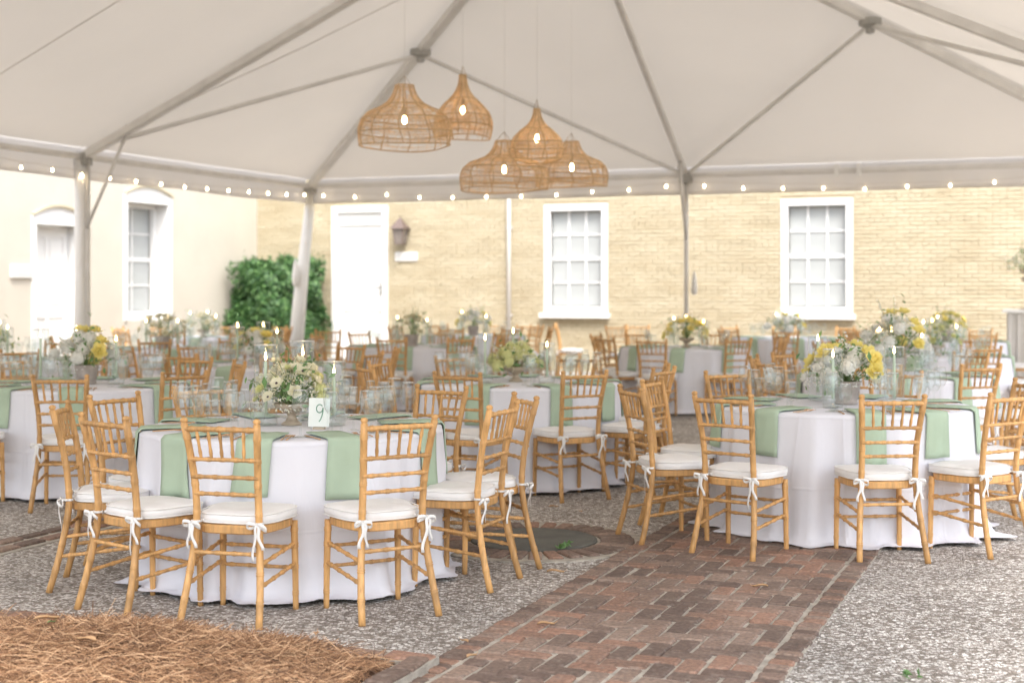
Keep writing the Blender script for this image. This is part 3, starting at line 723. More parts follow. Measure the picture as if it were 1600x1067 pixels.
# ------------------------------------------------------------------ pendant lamps
def pendant(px, ytop, ybot, wpx, d, style, label, seed):
    s = d / F_PX; x = (px - 800) * s; zt = EYE + (HZ - ytop) * s; zb = EYE + (HZ - ybot) * s; H = zt - zb; Rm = wpx * s / 2
    e = empty('pendant_lamp', (x, d, zb), random.uniform(0, 3), label, 'pendant lamp', 'woven pendant lamps under the tent peak')
    if style == 'wide': prof = [(.20, 1), (.22, .93), (.30, .78), (.46, .66), (.78, .56), (.93, .44), (1, .28), (.99, .12), (.97, 0)]
    else: prof = [(.12, 1), (.13, .92), (.19, .80), (.34, .68), (.62, .56), (.88, .42), (1, .28), (1, .16), (.92, 0)]
    rs = random.Random(seed)
    def pr(t):     # t 0 top .. 1 bottom
        k = t * (len(prof) - 1); i = min(int(k), len(prof) - 2); f = k - i
        return (prof[i][0] * (1 - f) + prof[i + 1][0] * f) * Rm, (prof[i][1] * (1 - f) + prof[i + 1][1] * f) * H
    lobes = 4 if style == 'wide' else 0
    def pt(t, a, o=0):
        r, z = pr(t); q = 1 + (.05 * math.cos(lobes * a) if lobes else .015 * math.cos(3 * a)); return Vector(((r * q + o) * math.cos(a), (r * q + o) * math.sin(a), z + .012 * math.sin(2 * a + seed) * t))
    for k in range(10):
        a = k * 2 * math.pi / 10; MB().tube([pt(j / 14, a + .05 * math.sin(j * .8 + k)) for j in range(15)], .0055, 5).build('rib', M['rib'], e)
    for t in ((0, .35, .62, .80, 1) if style == 'wide' else (0, .45, .7, .85, 1)):
        MB().tube([pt(t, j * 2 * math.pi / 28) for j in range(29)], .006, 5, False).build('hoop', M['rib'], e)
    w = MB(); dens = 145 if style == 'wide' else 205
    for k in range(dens):
        a = rs.uniform(0, 6.28); t0_, t1_ = sorted((rs.uniform(-.1, .6), rs.uniform(.4, 1.1))); t0_ = max(0, t0_); t1_ = min(1, t1_); dr_ = rs.gauss(0, .25)
        P = [pt(t0_ + (t1_ - t0_) * j / 9, a + dr_ * j / 9 + .04 * math.sin(j + k), rs.uniform(-.004, .004)) for j in range(10)]
        w.tube(P, .0019, 3, False)
    for k in range(88 if style == 'wide' else 125):
        t = rs.uniform(.0, 1) ** .8; a0 = rs.uniform(0, 6.28); sp = rs.uniform(2, 6.2); dr_ = rs.gauss(0, .04); n = 20
        P = [pt(min(1, max(0, t + dr_ * j / n + .01 * math.sin(j * .9 + k))), a0 + sp * j / n) for j in range(n + 1)]
        w.tube(P, .0019, 3, False)
    w.build('weave', M['rattan'], e, kind='stuff')
    f = MB(); f.tube([(0, 0, H + .02), (0, 0, H * .62)], .004, 5); f.lathe([(.018, H * .62), (.02, H * .52), (.012, H * .50)], 10); f.build('lamp_holder', M['brass'], e)
    MB().lathe([(.012, H * .50), (.018, H * .50 - .02), (.022, H * .50 - .045), (.016, H * .50 - .065), (.002, H * .50 - .075)], 12).build('bulb', M['edison'], e, smooth=True)
    f = MB()
    for k in range(3): a = k * 2.09; f.tube([(prof[0][0] * Rm * math.cos(a), prof[0][0] * Rm * math.sin(a), H), (0, 0, H + .09)], .003, 4)
    f.build('hanger', M['brass'], e)
    top = 6.15 - abs(d - 14) * .02
    MB().tube([(0, 0, H + .02), (0, 0, 5.85 - zb)], .002, 5).build('suspension_cord', M['cord'], e)
pendant(632, 134, 229, 145, 13.0, 'wide', 'wide woven rattan pendant lamp, leftmost and largest of the cluster', 1)
pendant(723, 118, 216, 92, 13.9, 'onion', 'onion shaped rattan pendant lamp, highest in the cluster', 2)
pendant(788, 221, 297, 136, 13.6, 'wide', 'wide woven pendant lamp, lowest in the middle of the cluster', 3)
pendant(839, 171, 250, 84, 12.9, 'onion', 'onion shaped rattan pendant lamp above the two right wide lamps', 4)
pendant(893, 222, 290, 112, 14.6, 'wide', 'small wide rattan pendant lamp, rightmost of the cluster', 5)

# ------------------------------------------------------------------ chiavari chair
def bamboo(a, b, r, nodes=3, n=8, mid=None, taper=1.0, edge=.35):
    """turned rod from a to b with node rings"""
    a, b = Vector(a), Vector(b); pts, rad = [], []
    L_ = (b - a).length
    def P(t):
        if mid is None: return a.lerp(b, t)
        m_ = Vector(mid); return a * (1 - t) ** 2 + m_ * 2 * t * (1 - t) + b * t * t
    ks = [(k + .5) / nodes for k in range(nodes)]; h = .0075 / L_
    st = [0]
    for k in ks: st += [k - 2.6 * h, k - h, k - .35 * h, k, k + .35 * h, k + h, k + 2.6 * h]
    st.append(1)
    for t in st:
        if t < 0 or t > 1: continue
        rr_ = r * (1 + (taper - 1) * t)
        dk = min(abs(t - k) for k in ks)
        if dk < .1 * h: rr_ *= .98
        elif dk < .5 * h: rr_ *= 1.38
        elif dk < 1.1 * h: rr_ *= 1.2
        pts.append(P(t)); rad.append(rr_)
    return pts, rad
def path_rod(path, r0, r1, nodes, n=10):
    """post along a polyline (smoothed) with node rings at given heights"""
    ps = [Vector(p) for p in path]; cum = [0]
    for a, b in zip(ps, ps[1:]): cum.append(cum[-1] + (b - a).length)
    Ltot = cum[-1]
    def P(s):
        s = max(0, min(Ltot, s)); k = max(i for i in range(len(ps) - 1) if cum[i] <= s + 1e-9)
        f = (s - cum[k]) / (cum[k + 1] - cum[k]); p0, p1, p2, p3 = ps[max(k - 1, 0)], ps[k], ps[k + 1], ps[min(k + 2, len(ps) - 1)]
        return .5 * ((2 * p1) + (p2 - p0) * f + (2 * p0 - 5 * p1 + 4 * p2 - p3) * f * f + (3 * p1 - p0 - 3 * p2 + p3) * f ** 3)
    st = {0.0, Ltot}
    for k in range(1, 12): st.add(Ltot * k / 12)
    for z in nodes:
        for d in (-.012, -.007, -.004, 0, .004, .007, .012): st.add(z * Ltot + d)
    pts, rad = [], []
    for s in sorted(st):
        if s < 0 or s > Ltot: continue
        r = r0 + (r1 - r0) * s / Ltot; dk = min([abs(s - z * Ltot) for z in nodes] + [9])
        if dk < .001: r *= .96
        elif dk < .005: r *= 1.17
        elif dk < .008: r *= 1.09
        pts.append(P(s)); rad.append(r)
    return pts, rad, n
CH = []          # (part name, mesh, parent index or None)
def cp(name, m, mt, parent=None, smooth=True, **k): CH.append((name, m.mesh('chair_' + name, mt, smooth, **k), parent)); return len(CH) - 1
for s in (-1, 1):
    pts, rad, n = path_rod([(s * .192, -.275, 0), (s * .178, -.232, .16), (s * .160, -.196, .34), (s * .152, -.186, .46), (s * .153, -.200, .62), (s * .165, -.232, .78), (s * .176, -.262, .895)], .0165, .0165, (.13, .26, .40, .55, .69, .81, .92), 10)
    m = MB().tube(pts, rad, 10); p = Vector(pts[-1]); m.lathe([(.0165, -.002), (.0105, .004), (.0165, .010), (.0175, .018), (.012, .026), (.001, .029)], 10, tuple(p))
    cp('rear_leg', m, M['wood'])
for s in (-1, 1):
    pts, rad, n = path_rod([(s * .186, .145, 0), (s * .184, .142, .22), (s * .180, .138, .415)], .0135, .0175, (.22, .48, .70, .86), 10)
    cp('front_leg', MB().tube(pts, rad, 10), M['wood'])
def postx(z): return .152 + (.024 * max(0, (z - .5) / .4) if z > .5 else 0)
def posty(z): return -.19 - .075 * max(0, (z - .5) / .4) ** 1.1 if z > .5 else -.19
for z, nn, r in ((.872, 5, .0115), (.735, 5, .0088), (.655, 4, .0088), (.578, 4, .0088)):
    x = postx(z); y = posty(z); pts, rad = bamboo((-x, y, z), (x, y, z), r, nn, mid=(0, y - .022, z + .004))
    cp('top_rail' if z > .85 else 'back_rail', MB().tube(pts, rad, 8), M['wood'])
for k in range(5):
    u = (k - 2) / 3.0; x0, x1 = postx(.735) * u * .93, postx(.872) * u * .98
    pts, rad = bamboo((x0, posty(.735) - .010 * (1 - u * u), .735), (x1, posty(.872) - .011 * (1 - u * u), .870), .0070, 2)
    cp('spindle', MB().tube(pts, rad, 7), M['wood'])
# seat frame: rounded trapezoid
def seat_outline(wf, wb, yf, yb, n=40, p=3.6):
    o = []
    for k in range(n):
        a = 2 * math.pi * k / n; c_, s_ = math.cos(a), math.sin(a); q = (abs(c_) ** p + abs(s_) ** p) ** (-1 / p); X, Y = c_ * q, s_ * q
        t = (Y + 1) / 2; o.append(((wb + (wf - wb) * t) * X, yb + (yf - yb) * t + (.012 * (1 - X * X) if Y > .5 else 0)))
    return o
def pad(rings, outline):
    m = MB(); n = len(outline); cx, cy = 0, sum(p[1] for p in outline) / n
    for ins, z in rings:
        for x, y in outline:
            d = Vector((x - cx, y - cy)); L_ = d.length; k = max(0, (L_ - ins) / L_); m.v.append(Vector((cx + d.x * k, cy + d.y * k, z)))
    for r in range(len(rings) - 1):
        for j in range(n): m.f.append((r * n + j, r * n + (j + 1) % n, (r + 1) * n + (j + 1) % n, (r + 1) * n + j))
    m.f.append(tuple(reversed(range(n)))); m.f.append(tuple((len(rings) - 1) * n + j for j in range(n))); return m
so = seat_outline(.205, .168, .168, -.195)
seat_i = cp('seat', pad([(.006, .398), (0, .403), (0, .432), (.006, .437)], so), M['wood'], smooth=False)
co = seat_outline(.212, .172, .180, -.168, 48, 4.2)
cus = pad([(.012, .436), (.002, .442), (-.004, .450), (-.006, .462), (-.003, .474), (.004, .481), (.012, .485), (.05, .491), (.11, .494), (.17, .495)], co)
for i, p in enumerate(cus.v): cus.v[i] = p + Vector((0, 0, .0025 * math.sin(p.x * 31 + p.y * 17) + .002 * math.sin(p.y * 45)))
cus_i = cp('cushion', cus, M['cushion'])
pip = MB()
for z in (.444, .482): pip.tube([(x * 1.018, y * 1.018 if y > 0 else y * 1.02, z) for x, y in co] + [(co[0][0] * 1.018, co[0][1], z)], .0032, 5, False)
cp('piping', pip, M['ribbon'], cus_i)
def ribbon(m, pts, w, side=Vector((0, 0, 1))):
    pts = [Vector(p) for p in pts]; P = []
    for k, p in enumerate(pts): P.append([p - side * w / 2, p + side * w / 2])
    m.grid(P)
for s in (-1, 1):
    m = MB(); c0 = Vector((s * .152, -.19, .452)); rb_ = random.Random(s + 5)
    wrap = [c0 + Vector((.0215 * math.cos(a), .0215 * math.sin(a), 0)) for a in [k * math.pi / 6 for k in range(13)]]
    ribbon(m, wrap, .011)
    ribbon(m, [c0 + Vector((-s * .02, .02, 0)), c0 + Vector((-s * .03, .05, .004))], .011)
    kn = c0 + Vector((s * .008, -.026, -.002))
    for q in (-1, 1):
        L_ = .042 + rb_.uniform(0, .015)
        loop = [kn + Vector((q * L_ * math.sin(math.pi * t) * .95, -.008 - .014 * math.sin(2 * math.pi * t), -.012 * math.sin(math.pi * t) * (1 + q * .4) + .013 * math.sin(2 * math.pi * t))) for t in [k / 9 for k in range(10)]]
        ribbon(m, loop, .014, Vector((0, .25, 1)).normalized())
        Lt = rb_.uniform(.11, .175); dx = q * rb_.uniform(.008, .03)
        tail = [kn + Vector((dx * (t ** .6) + .006 * math.sin(t * 7 + q), -.012 - .006 * math.sin(t * 5), -Lt * t)) for t in [k / 8 for k in range(9)]]
        ribbon(m, tail, .0145, Vector((1, .35 * q, 0)).normalized())
    m.box(tuple(kn), (.014, .012, .014))
    cp('bow', m, M['ribbon'], cus_i, smooth=True, solid=.0012)
for z, nn in ((.30, 4), (.205, 4)):
    pts, rad = bamboo((-.184, .141, z - .01), (.184, .141, z - .01), .0085, nn); cp('stretcher', MB().tube(pts, rad, 8), M['wood'])
    for s in (-1, 1):
        pts, rad = bamboo((s * .184, .141, z + .01), (s * (.166 if z > .25 else .175), -.20 - (.30 - z) * .25, z - .03), .0088, nn); cp('stretcher', MB().tube(pts, rad, 8), M['wood'])
pts, rad = bamboo((-.163, -.204, .315), (.163, -.204, .315), .0088, 4); cp('stretcher', MB().tube(pts, rad, 8), M['wood'])

NUM = {1: 'one', 2: 'two', 3: 'three', 4: 'four', 5: 'five', 6: 'six', 7: 'seven', 8: 'eight', 9: 'nine', 10: 'ten', 11: 'eleven', 0: 'twelve', 12: 'twelve'}
def chair(back, face, label, group='bamboo style chairs around the round tables'):
    """back = floor point under the top of the backrest, face = direction the sitter looks"""
    face = Vector(face).normalized(); o = back + face * .265
    rz = math.atan2(face.y, face.x) - math.pi / 2
    e = empty('chiavari_chair', (o.x, o.y, .0), rz, label, 'chair', group); made = []
    swing = random.gauss(0, .03)
    for name, me_, par in CH:
        ob = put(name, me_, e if par is None else made[par]); made.append(ob)
    cu = made[cus_i]; cu.rotation_euler = (0, 0, random.gauss(0, .02)); cu.location = (random.gauss(0, .002), random.gauss(0, .002), 0)
    return e

# ------------------------------------------------------------------ table top ware
def glass_mesh(name, prof, n=22):
    m = MB().lathe(prof, n); nf = len(m.f); zt = max(p[1] for p in prof); rt = min(p[0] for p in prof if p[1] == zt) + .0004
    m.tube([(rt * math.cos(k * 2 * math.pi / n), rt * math.sin(k * 2 * math.pi / n), zt) for k in range(n + 1)], .0016, 4, False)
    me = m.mesh(name, M['glass']); me.materials.append(M['rim'])
    for p in me.polygons[nf:]: p.material_index = 1
    return me
wine = glass_mesh('wine_glass', [(.0001, .004), (.020, .0035), (.034, .001), (.034, .003), (.018, .007), (.0058, .012), (.0048, .05), (.005, .088), (.010, .097), (.024, .108), (.034, .125), (.0385, .145), (.038, .165), (.033, .195), (.0305, .212), (.0295, .212), (.032, .195), (.037, .165), (.0372, .145), (.033, .127), (.022, .111), (.0001, .104)])
goblet = glass_mesh('water_goblet', [(.0001, .004), (.022, .0035), (.035, .001), (.035, .003), (.016, .008), (.006, .014), (.0085, .024), (.006, .034), (.008, .042), (.018, .052), (.030, .068), (.037, .09), (.0395, .115), (.0385, .14), (.0365, .162), (.0355, .162), (.0375, .14), (.0384, .115), (.0355, .09), (.028, .07), (.0001, .056)])
flute = glass_mesh('champagne_flute', [(.0001, .004), (.018, .0035), (.030, .001), (.030, .003), (.014, .007), (.0055, .012), (.0046, .06), (.005, .085), (.010, .097), (.017, .12), (.0225, .155), (.024, .185), (.022, .225), (.0212, .225), (.023, .185), (.0212, .155), (.0155, .122), (.0001, .10)])
GL = (('wine_glass', wine, 'wine glass'), ('water_goblet', goblet, 'water goblet'), ('champagne_flute', flute, 'flute glass'))
# cutlery lies along +x (outwards), flat
def strip(pts, z, w):      # (x, halfwidth)
    m = MB(); m.grid([[(x, -h, z + dz), (x, h, z + dz)] for x, h, dz in pts]); return m
fk = strip([(0, .004, 0), (.05, .0042, .002), (.11, .0022, .004), (.125, .006, .003), (.135, .010, .002), (.148, .0112, .004)], 0, 0)
for q in (-.0095, -.0032, .0032, .0095): fk.grid([[(.148, q - .0017, .004), (.148, q + .0017, .004)], [(.172, q - .0013, .007), (.172, q + .0013, .007)], [(.186, q - .0006, .003), (.186, q + .0006, .003)]])
fork = fk.mesh('fork', M['gold'], True, solid=-.0022)
knife = strip([(0, .0048, 0), (.05, .005, .001), (.10, .0035, .002), (.112, .0075, .001), (.16, .0085, .001), (.195, .006, .001), (.205, .001, .001)], 0, 0).mesh('knife', M['gold'], True, solid=-.003)
def taper(h, r=.0105):
    return MB().lathe([(r, 0), (r * .8, h - .012), (r * .35, h), (.0008, h + .012)], 12)
flame_me = MB().lathe([(.0005, 0), (.0055, .008), (.0068, .016), (.0042, .030), (.0005, .046)], 10).mesh('flame', M['flame'])
holder_me = MB().lathe([(.0001, .003), (.028, .002), (.032, .006), (.022, .012), (.009, .02), (.012, .03), (.007, .04), (.013, .052), (.016, .068), (.0115, .07), (.0115, .055), (.0001, .054)], 16).mesh('candle_holder', M['glass'])
hurr = {}
def hurricane(x, y, z, hc, hg, tl, where, lit=True, big=True, num=0):
    key = (round(hc, 2)); 
    if key not in hurr: hurr[key] = taper(hc).mesh('taper_candle', M['candle'])
    e = empty('candlestick', (x, y, z), 0, f'lit sage green candle, {where} one on {tl}', 'candle', 'taper candles on the tables')
    put('holder', holder_me, e); k = put('taper', hurr[key], e, (0, 0, .056))
    if lit: put('flame', flame_me, k, (0, 0, hc + .002))
    if hg:
        gk = ('g', round(hg, 2))
        if gk not in hurr: hurr[gk] = MB().lathe([(.0001, .005), (.058, .005), (.061, .002), (.0625, .006), (.0625, hg - .003), (.0612, hg), (.0600, hg - .003), (.0600, .010), (.0001, .0095)], 28).mesh('glass_cylinder', M['cyl'])
        if ('r', gk) not in hurr: hurr[('r', gk)] = MB().tube([(.0613 * math.cos(k * .2244), .0613 * math.sin(k * .2244), hg) for k in range(29)], .0026, 5, False).mesh('rim', M['rim'])
        o = put('glass_cylinder', hurr[gk], None, (x, y, z)); put('rim', hurr[('r', gk)], o); tag(o, f'clear glass candle cylinder, {where} one on {tl}', 'candle shade', 'glass cylinders around the candles')

# flowers -------------------------------------------------
def petal(m, cen, out, up, L_, W, curl, M0=None):
    P = []
    for a in range(4):
        s = a / 3; row = []
        for b in (-1, 0, 1):
            w = W * math.sin(math.pi * (.18 + .72 * s)) * b
            p = cen + out * (L_ * s * math.cos(curl * s)) + up * (L_ * s * math.sin(curl * s) * 1.0) + out.cross(up) * w + (up * .12 * L_ * abs(b))
            row.append(p)
        P.append(row)
    m.grid(P)
def rose_mesh(name, mt, layers=((5, 1, .35), (5, .85, .8), (5, .62, 1.15), (4, .40, 1.45)), eye=None, rs=random.Random(2)):
    m = MB(); U = Vector((0, 0, 1))
    for li, (n, L_, curl) in enumerate(layers):
        for k in range(n):
            a = 2 * math.pi * (k + li * .5 + rs.uniform(-.12, .12)) / n; o = Vector((math.cos(a), math.sin(a), 0))
            petal(m, o * .04 + U * (.04 * li), o, U, L_ * rs.uniform(.92, 1.08), .48 * L_, curl * rs.uniform(.9, 1.1))
    me = m.mesh(name, mt)
    if eye:
        e = MB().lathe([(.16, .0), (.20, .12), (.13, .24), (.001, .28)], 8); i0 = len(me.polygons)
        bm = bmesh.new(); bm.from_mesh(me); bm2 = e.mesh('tmp', None); bm.from_mesh(bm2); 
        bm.faces.ensure_lookup_table()
        for f in bm.faces[i0:]: f.material_index = 1
        bm.to_mesh(me); bm.free(); me.materials.append(eye)
    return me
def cluster_mesh(name, mt, n=42, rs=random.Random(4)):
    m = MB().lathe([(.001, -.72), (.45, -.55), (.68, -.2), (.72, .1), (.6, .42), (.35, .62), (.001, .72)], 9)
    for k in range(n):
        z = 1 - 1.5 * (k + .5) / n; r = math.sqrt(max(0, 1 - z * z)); a = k * 2.399; nrm = Vector((r * math.cos(a), r * math.sin(a), z)); c_ = nrm * rs.uniform(.72, .95)
        t1 = nrm.orthogonal().normalized(); t1.rotate(Matrix.Rotation(rs.uniform(0, 3), 3, nrm)); t2 = nrm.cross(t1)
        for q in range(4):
            d = (t1 * math.cos(q * math.pi / 2) + t2 * math.sin(q * math.pi / 2)); e = nrm.cross(d); i = len(m.v)
            m.v += [c_, c_ + d * .13 + e * .10 + nrm * .02, c_ + d * .24 + nrm * .05, c_ + d * .13 - e * .10 + nrm * .02]; m.f.append((i, i + 1, i + 2, i + 3))
    return m.mesh(name, mt, False)
FL = {
    'yr': ('rose', rose_mesh('yellow_rose', M['yellow'])), 'cr': ('rose', rose_mesh('cream_rose', M['cream'])), 'wr': ('rose', rose_mesh('white_rose', M['wpetal'])),
    'an': ('anemone', rose_mesh('cream_anemone', M['cream'], ((6, 1, .25), (5, .8, .5)), M['eye'])), 'lr': ('ranunculus', rose_mesh('lime_ranunculus', M['lime'])),
    'wc': ('hydrangea', cluster_mesh('white_cluster', M['wpetal'])), 'lc': ('hydrangea', cluster_mesh('lime_cluster', M['lime'])), 'cc': ('stock_bloom', cluster_mesh('cream_cluster', M['cream'], 34)),
}
PAL = {'nine': ['cr', 'an', 'lr', 'cc', 'cr', 'wr', 'cc', 'lc'], 'yellow': ['yr', 'wc', 'wr', 'yr', 'wc', 'wr', 'wc', 'cc'], 'lime': ['lc', 'lr', 'cc', 'cr', 'wc'], 'airy': ['cr', 'cc', 'lr', 'wc', 'yr']}
def rot_to(n): return Vector((0, 0, 1)).rotation_difference(Vector(n).normalized()).to_euler()
def bouquet(x, y, z, pal, Rb, Hb, n, seed, label, pot='bowl', big=False, group='flower centrepieces on the tables', zlift=0):
    rs = random.Random(seed); e = empty('flower_arrangement', (x, y, z), rs.uniform(0, 6), label, 'flowers', group)
    if pot == 'pot':
        prof = [(.0001, .0), (.070, 0), (.074, .012), (.066, .02), (.075, .05)]
        for k in range(4): prof += [(.080 + k * .004, .055 + k * .022), (.077 + k * .004, .067 + k * .022)]
        prof += [(.098, .145), (.094, .148), (.085, .13), (.0001, .12)]; base = .14
        MB().lathe(prof, 24).build('pot', M['pot'], e, smooth=True)
    else:
        prof = [(.0001, 0), (.055, 0), (.056, .008), (.035, .020), (.022, .045), (.026, .06), (.05, .072), (.085, .09), (.098, .115), (.094, .118), (.07, .095), (.0001, .08)]; base = .11
        MB().lathe(prof, 24).build('compote', M['brass'], e, smooth=True)
    core = Vector((0, 0, base))
    st, lf = MB(), MB(); rn = np.random.default_rng(seed); lv, lfc = [], []
    fill = {k: [[], []] for k in ('wpetal', 'cream')}
    for k in range(n):
        u = (k + .5) / n; el = math.radians(8 + 78 * (u ** 1.15)); a = k * 2.399 + rs.uniform(-.3, .3); t = PAL[pal][(k * 5 + seed) % len(PAL[pal])]; kk = rs.uniform(.98, 1.15) if t in ('yr', 'an', 'cr') else rs.uniform(.82, 1.05)
        nrm = Vector((math.cos(el) * math.cos(a), math.cos(el) * math.sin(a), math.sin(el))); p = Vector((nrm.x * Rb * kk, nrm.y * Rb * kk, base + nrm.z * Hb * kk))
        t = PAL[pal][(k * 5 + seed) % len(PAL[pal])]; s = {'yr': .062, 'cr': .048, 'wr': .042, 'an': .042, 'lr': .036, 'wc': .062, 'lc': .055, 'cc': .040}[t] * rs.uniform(.85, 1.15)
        if pal == 'nine': s *= .84
        nm, me_ = FL[t]; face = (nrm + Vector((0, 0, .25)) + Vector([rs.gauss(0, .2) for _ in range(3)])).normalized()
        put(nm, me_, e, p - face * s * .3, rot_to(face), s)
        st.tube([core * .8, core.lerp(p, .6) + Vector((0, 0, .02)), p], .0025, 4, False)
        for _ in range(3):
            d = nrm + Vector([rs.gauss(0, .35) for _ in range(3)]); q = core + Vector((d.x * Rb, d.y * Rb, d.z * Hb)) * rs.uniform(.55, 1.02)
            leaf_quad(lv, lfc, q, Vector(d) + Vector([rs.gauss(0, .6) for _ in range(3)]), rs.uniform(.018, .036), rn)
        for _ in range(30 if big else 14):      # small filler blossoms
            d = (nrm + Vector([rs.gauss(0, .42) for _ in range(3)])).normalized(); rr_ = rs.uniform(.7, 1.02)
            q = core + Vector((d.x * Rb, d.y * Rb, max(-.02, d.z * Hb))) * rr_
            F_ = fill['cream' if pal in ('nine', 'lime') and rs.random() < .6 else 'wpetal']; leaf_quad(F_[0], F_[1], q, Vector([rs.gauss(0, 1) for _ in range(3)]), rs.uniform(.007, .013), rn)
    for k in range(16 if big else 12):            # loose sprays
        a = rs.uniform(0, 6.28); el = rs.uniform(.15, 1.35); L_ = rs.uniform(1.05, 1.45); tip = core + Vector((math.cos(a) * math.cos(el) * Rb * L_, math.sin(a) * math.cos(el) * Rb * L_, math.sin(el) * Hb * L_ * 1.05))
        st.tube([core, core.lerp(tip, .55) + Vector((0, 0, .03)), tip], .0018, 4, False)
        for j in range(9):
            t = .55 + .45 * j / 8; q = core.lerp(tip, t) + Vector((0, 0, .03 * (1 - t))) + Vector([rs.gauss(0, .010) for _ in range(3)])
            if k % 3 == 0: leaf_quad(lv, lfc, q, Vector([rs.gauss(0, 1) for _ in range(3)]), .018, rn)
            else:
                for _ in range(3): F_ = fill['cream' if pal in ('nine', 'lime') else 'wpetal']; leaf_quad(F_[0], F_[1], q, Vector([rs.gauss(0, 1) for _ in range(3)]), .012, rn)
    st.build('stems', M['stem'], e, smooth=True)
    me_ = bpy.data.meshes.new('leaves'); me_.from_pydata([tuple(p) for p in lv], [], lfc); me_.materials.append(M['leaf']); put('leaves', me_, e, kind='stuff')
    for k, (a_, b_) in fill.items():
        if b_: me_ = bpy.data.meshes.new('filler_blossom'); me_.from_pydata([tuple(p) for p in a_], [], b_); me_.materials.append(M[k]); put('filler_blossom', me_, e, kind='stuff')
    return e

# ------------------------------------------------------------------ tables
TH_ = .76; RT = .79
class Cloth:
    def __init__(s, seed, legs=()):
        s.legs = legs
        r = random.Random(seed); s.k = [(r.choice((8, 10)), r.uniform(0, 6.3), .6), (r.choice((13, 15)), r.uniform(0, 6.3), .5), (r.choice((22, 24, 26)), r.uniform(0, 6.3), .45), (3, r.uniform(0, 6.3), .3)]
        s.w = (r.uniform(0, 6.3), r.uniform(0, 6.3)); s.pk = [(n, r.uniform(0, 6.3)) for n in (2, 5, 11, 17)]
    def F(s, a):
        a = a + .10 * math.sin(2 * a + s.w[0]) + .06 * math.sin(5 * a + s.w[1]); v = 0
        for n, p, w in s.k: v += w * (1 - 2 * abs(math.cos(n * a / 2 + p)) ** .8 if n % 2 == 0 else math.cos(n * a + p))
        return v
    def rad(s, a, z):
        t = max(0, (TH_ - z) / TH_); v = RT + .010 + .065 * t ** 1.1 + (.007 + .052 * t ** .95) * s.F(a)
        k = min(1, max(0, (.52 - z) / .12))
        if k:
            for la, lr in s.legs:
                da = abs((a - la + math.pi) % (2 * math.pi) - math.pi)
                if da < .30: lim = lr - .032 + (da / .30) ** 2 * .16; v = v + (min(0, lim - v)) * k * .95
        return v
    def near(s, a): return max([math.exp(-(abs((a - la + math.pi) % (2 * math.pi) - math.pi) / .16) ** 2) for la, lr in s.legs] + [0])
    def pud(s, a): return (1 - .8 * s.near(a)) * ( .5 + .5 * sum(math.sin(n * a + p) for n, p in s.pk) / 2.4)
def tablecloth(cx, cy, seed, label, group, legs=()):
    c_ = Cloth(seed, legs); m = MB(); n = 200; rings = []
    for r in (.02, .25, .5, .7, .765): rings.append([(r * math.cos(a), r * math.sin(a), TH_ + .004) for a in [2 * math.pi * k / n for k in range(n)]])
    rings.append([((RT - .004) * math.cos(a), (RT - .004) * math.sin(a), TH_ + .001) for a in [2 * math.pi * k / n for k in range(n)]])
    zs = [.752, .74, .70, .64, .56, .48, .40, .32, .25, .18, .12, .07, .035]
    for z in zs:
        row = []
        for k in range(n):
            a = 2 * math.pi * k / n; r = c_.rad(a, z); 
            if z < .13: r += (1 - z / .13) ** 2 * (.03 + .06 * max(0, c_.pud(a)))
            row.append((r * math.cos(a), r * math.sin(a), z))
        rings.append(row)
    for t in (.25, .5, .75, 1):
        row = []
        for k in range(n):
            a = 2 * math.pi * k / n; r = c_.rad(a, .035) + .03 + .06 * max(0, c_.pud(a)) + t * (.02 + .10 * max(0, c_.pud(a)) + .012 * math.sin(29 * a))
            z = .026 + .012 * math.sin(27 * a + 5 * t) * math.sin(11 * a + 3) - .008 * t
            row.append((r * math.cos(a), r * math.sin(a), max(.024, z) if True else z))
        rings.append(row)
    for row in rings: m.v.extend(Vector(p) for p in row)
    m.f.append(tuple(range(n)))
    for r in range(len(rings) - 1):
        for k in range(n): m.f.append((r * n + k, r * n + (k + 1) % n, (r + 1) * n + (k + 1) % n, (r + 1) * n + k)[::-1])
    o = m.build('tablecloth', M['cloth'], None, smooth=True, loc=(cx, cy, 0)); tag(o, label, 'tablecloth', group); return c_
def napkin(cx, cy, ang, cl, label, w=.172, drop=.275, seed=0):
    r_ = random.Random(seed); P = []; o_ = V2(math.cos(ang), math.sin(ang)); t_ = V2(-math.sin(ang), math.cos(ang)); drop += r_.uniform(-.02, .025); sk = r_.uniform(-.03, .03); fan = r_.uniform(0, .02)
    path_ = [(.46, 0), (.55, 0), (.66, 0), (.75, 0), (.778, .001), (None, .012), (None, .035)] + [(None, .06 + (drop - .06) * k / 6) for k in range(7)]
    for i, (r, dz) in enumerate(path_):
        row = []
        for j in range(7):
            u = (j / 6 - .5) * (w + fan * dz / drop); lat = u + sk * dz / drop
            if r is not None:
                q = o_ * r + t_ * lat; z = TH_ + .012 - dz + .0015 * math.sin(j * 2 + i)
                if r > .77: 
                    q = o_ * math.sqrt(max(.01, (RT + .002) ** 2 - lat * lat)) * 1 + t_ * lat
            else:
                a = ang + math.atan2(lat, RT); z = TH_ + .006 - dz
                rr_ = max(cl.rad(a + d, z) for d in (-.03, 0, .03)) + .009 + .003 * math.sin(j * 1.7 + dz * 14 + seed)
                q = V2(math.cos(a), math.sin(a)) * rr_
                q = o_ * q.dot(o_) + t_ * lat
            row.append((q.x, q.y, z))
        P.append(row)
    m = MB().grid(P); o = m.build('napkin', M['napkin'], None, smooth=True, solid=.006, loc=(cx, cy, 0))
    return tag(o, label, 'napkin', 'sage green napkins hanging over the table edges')
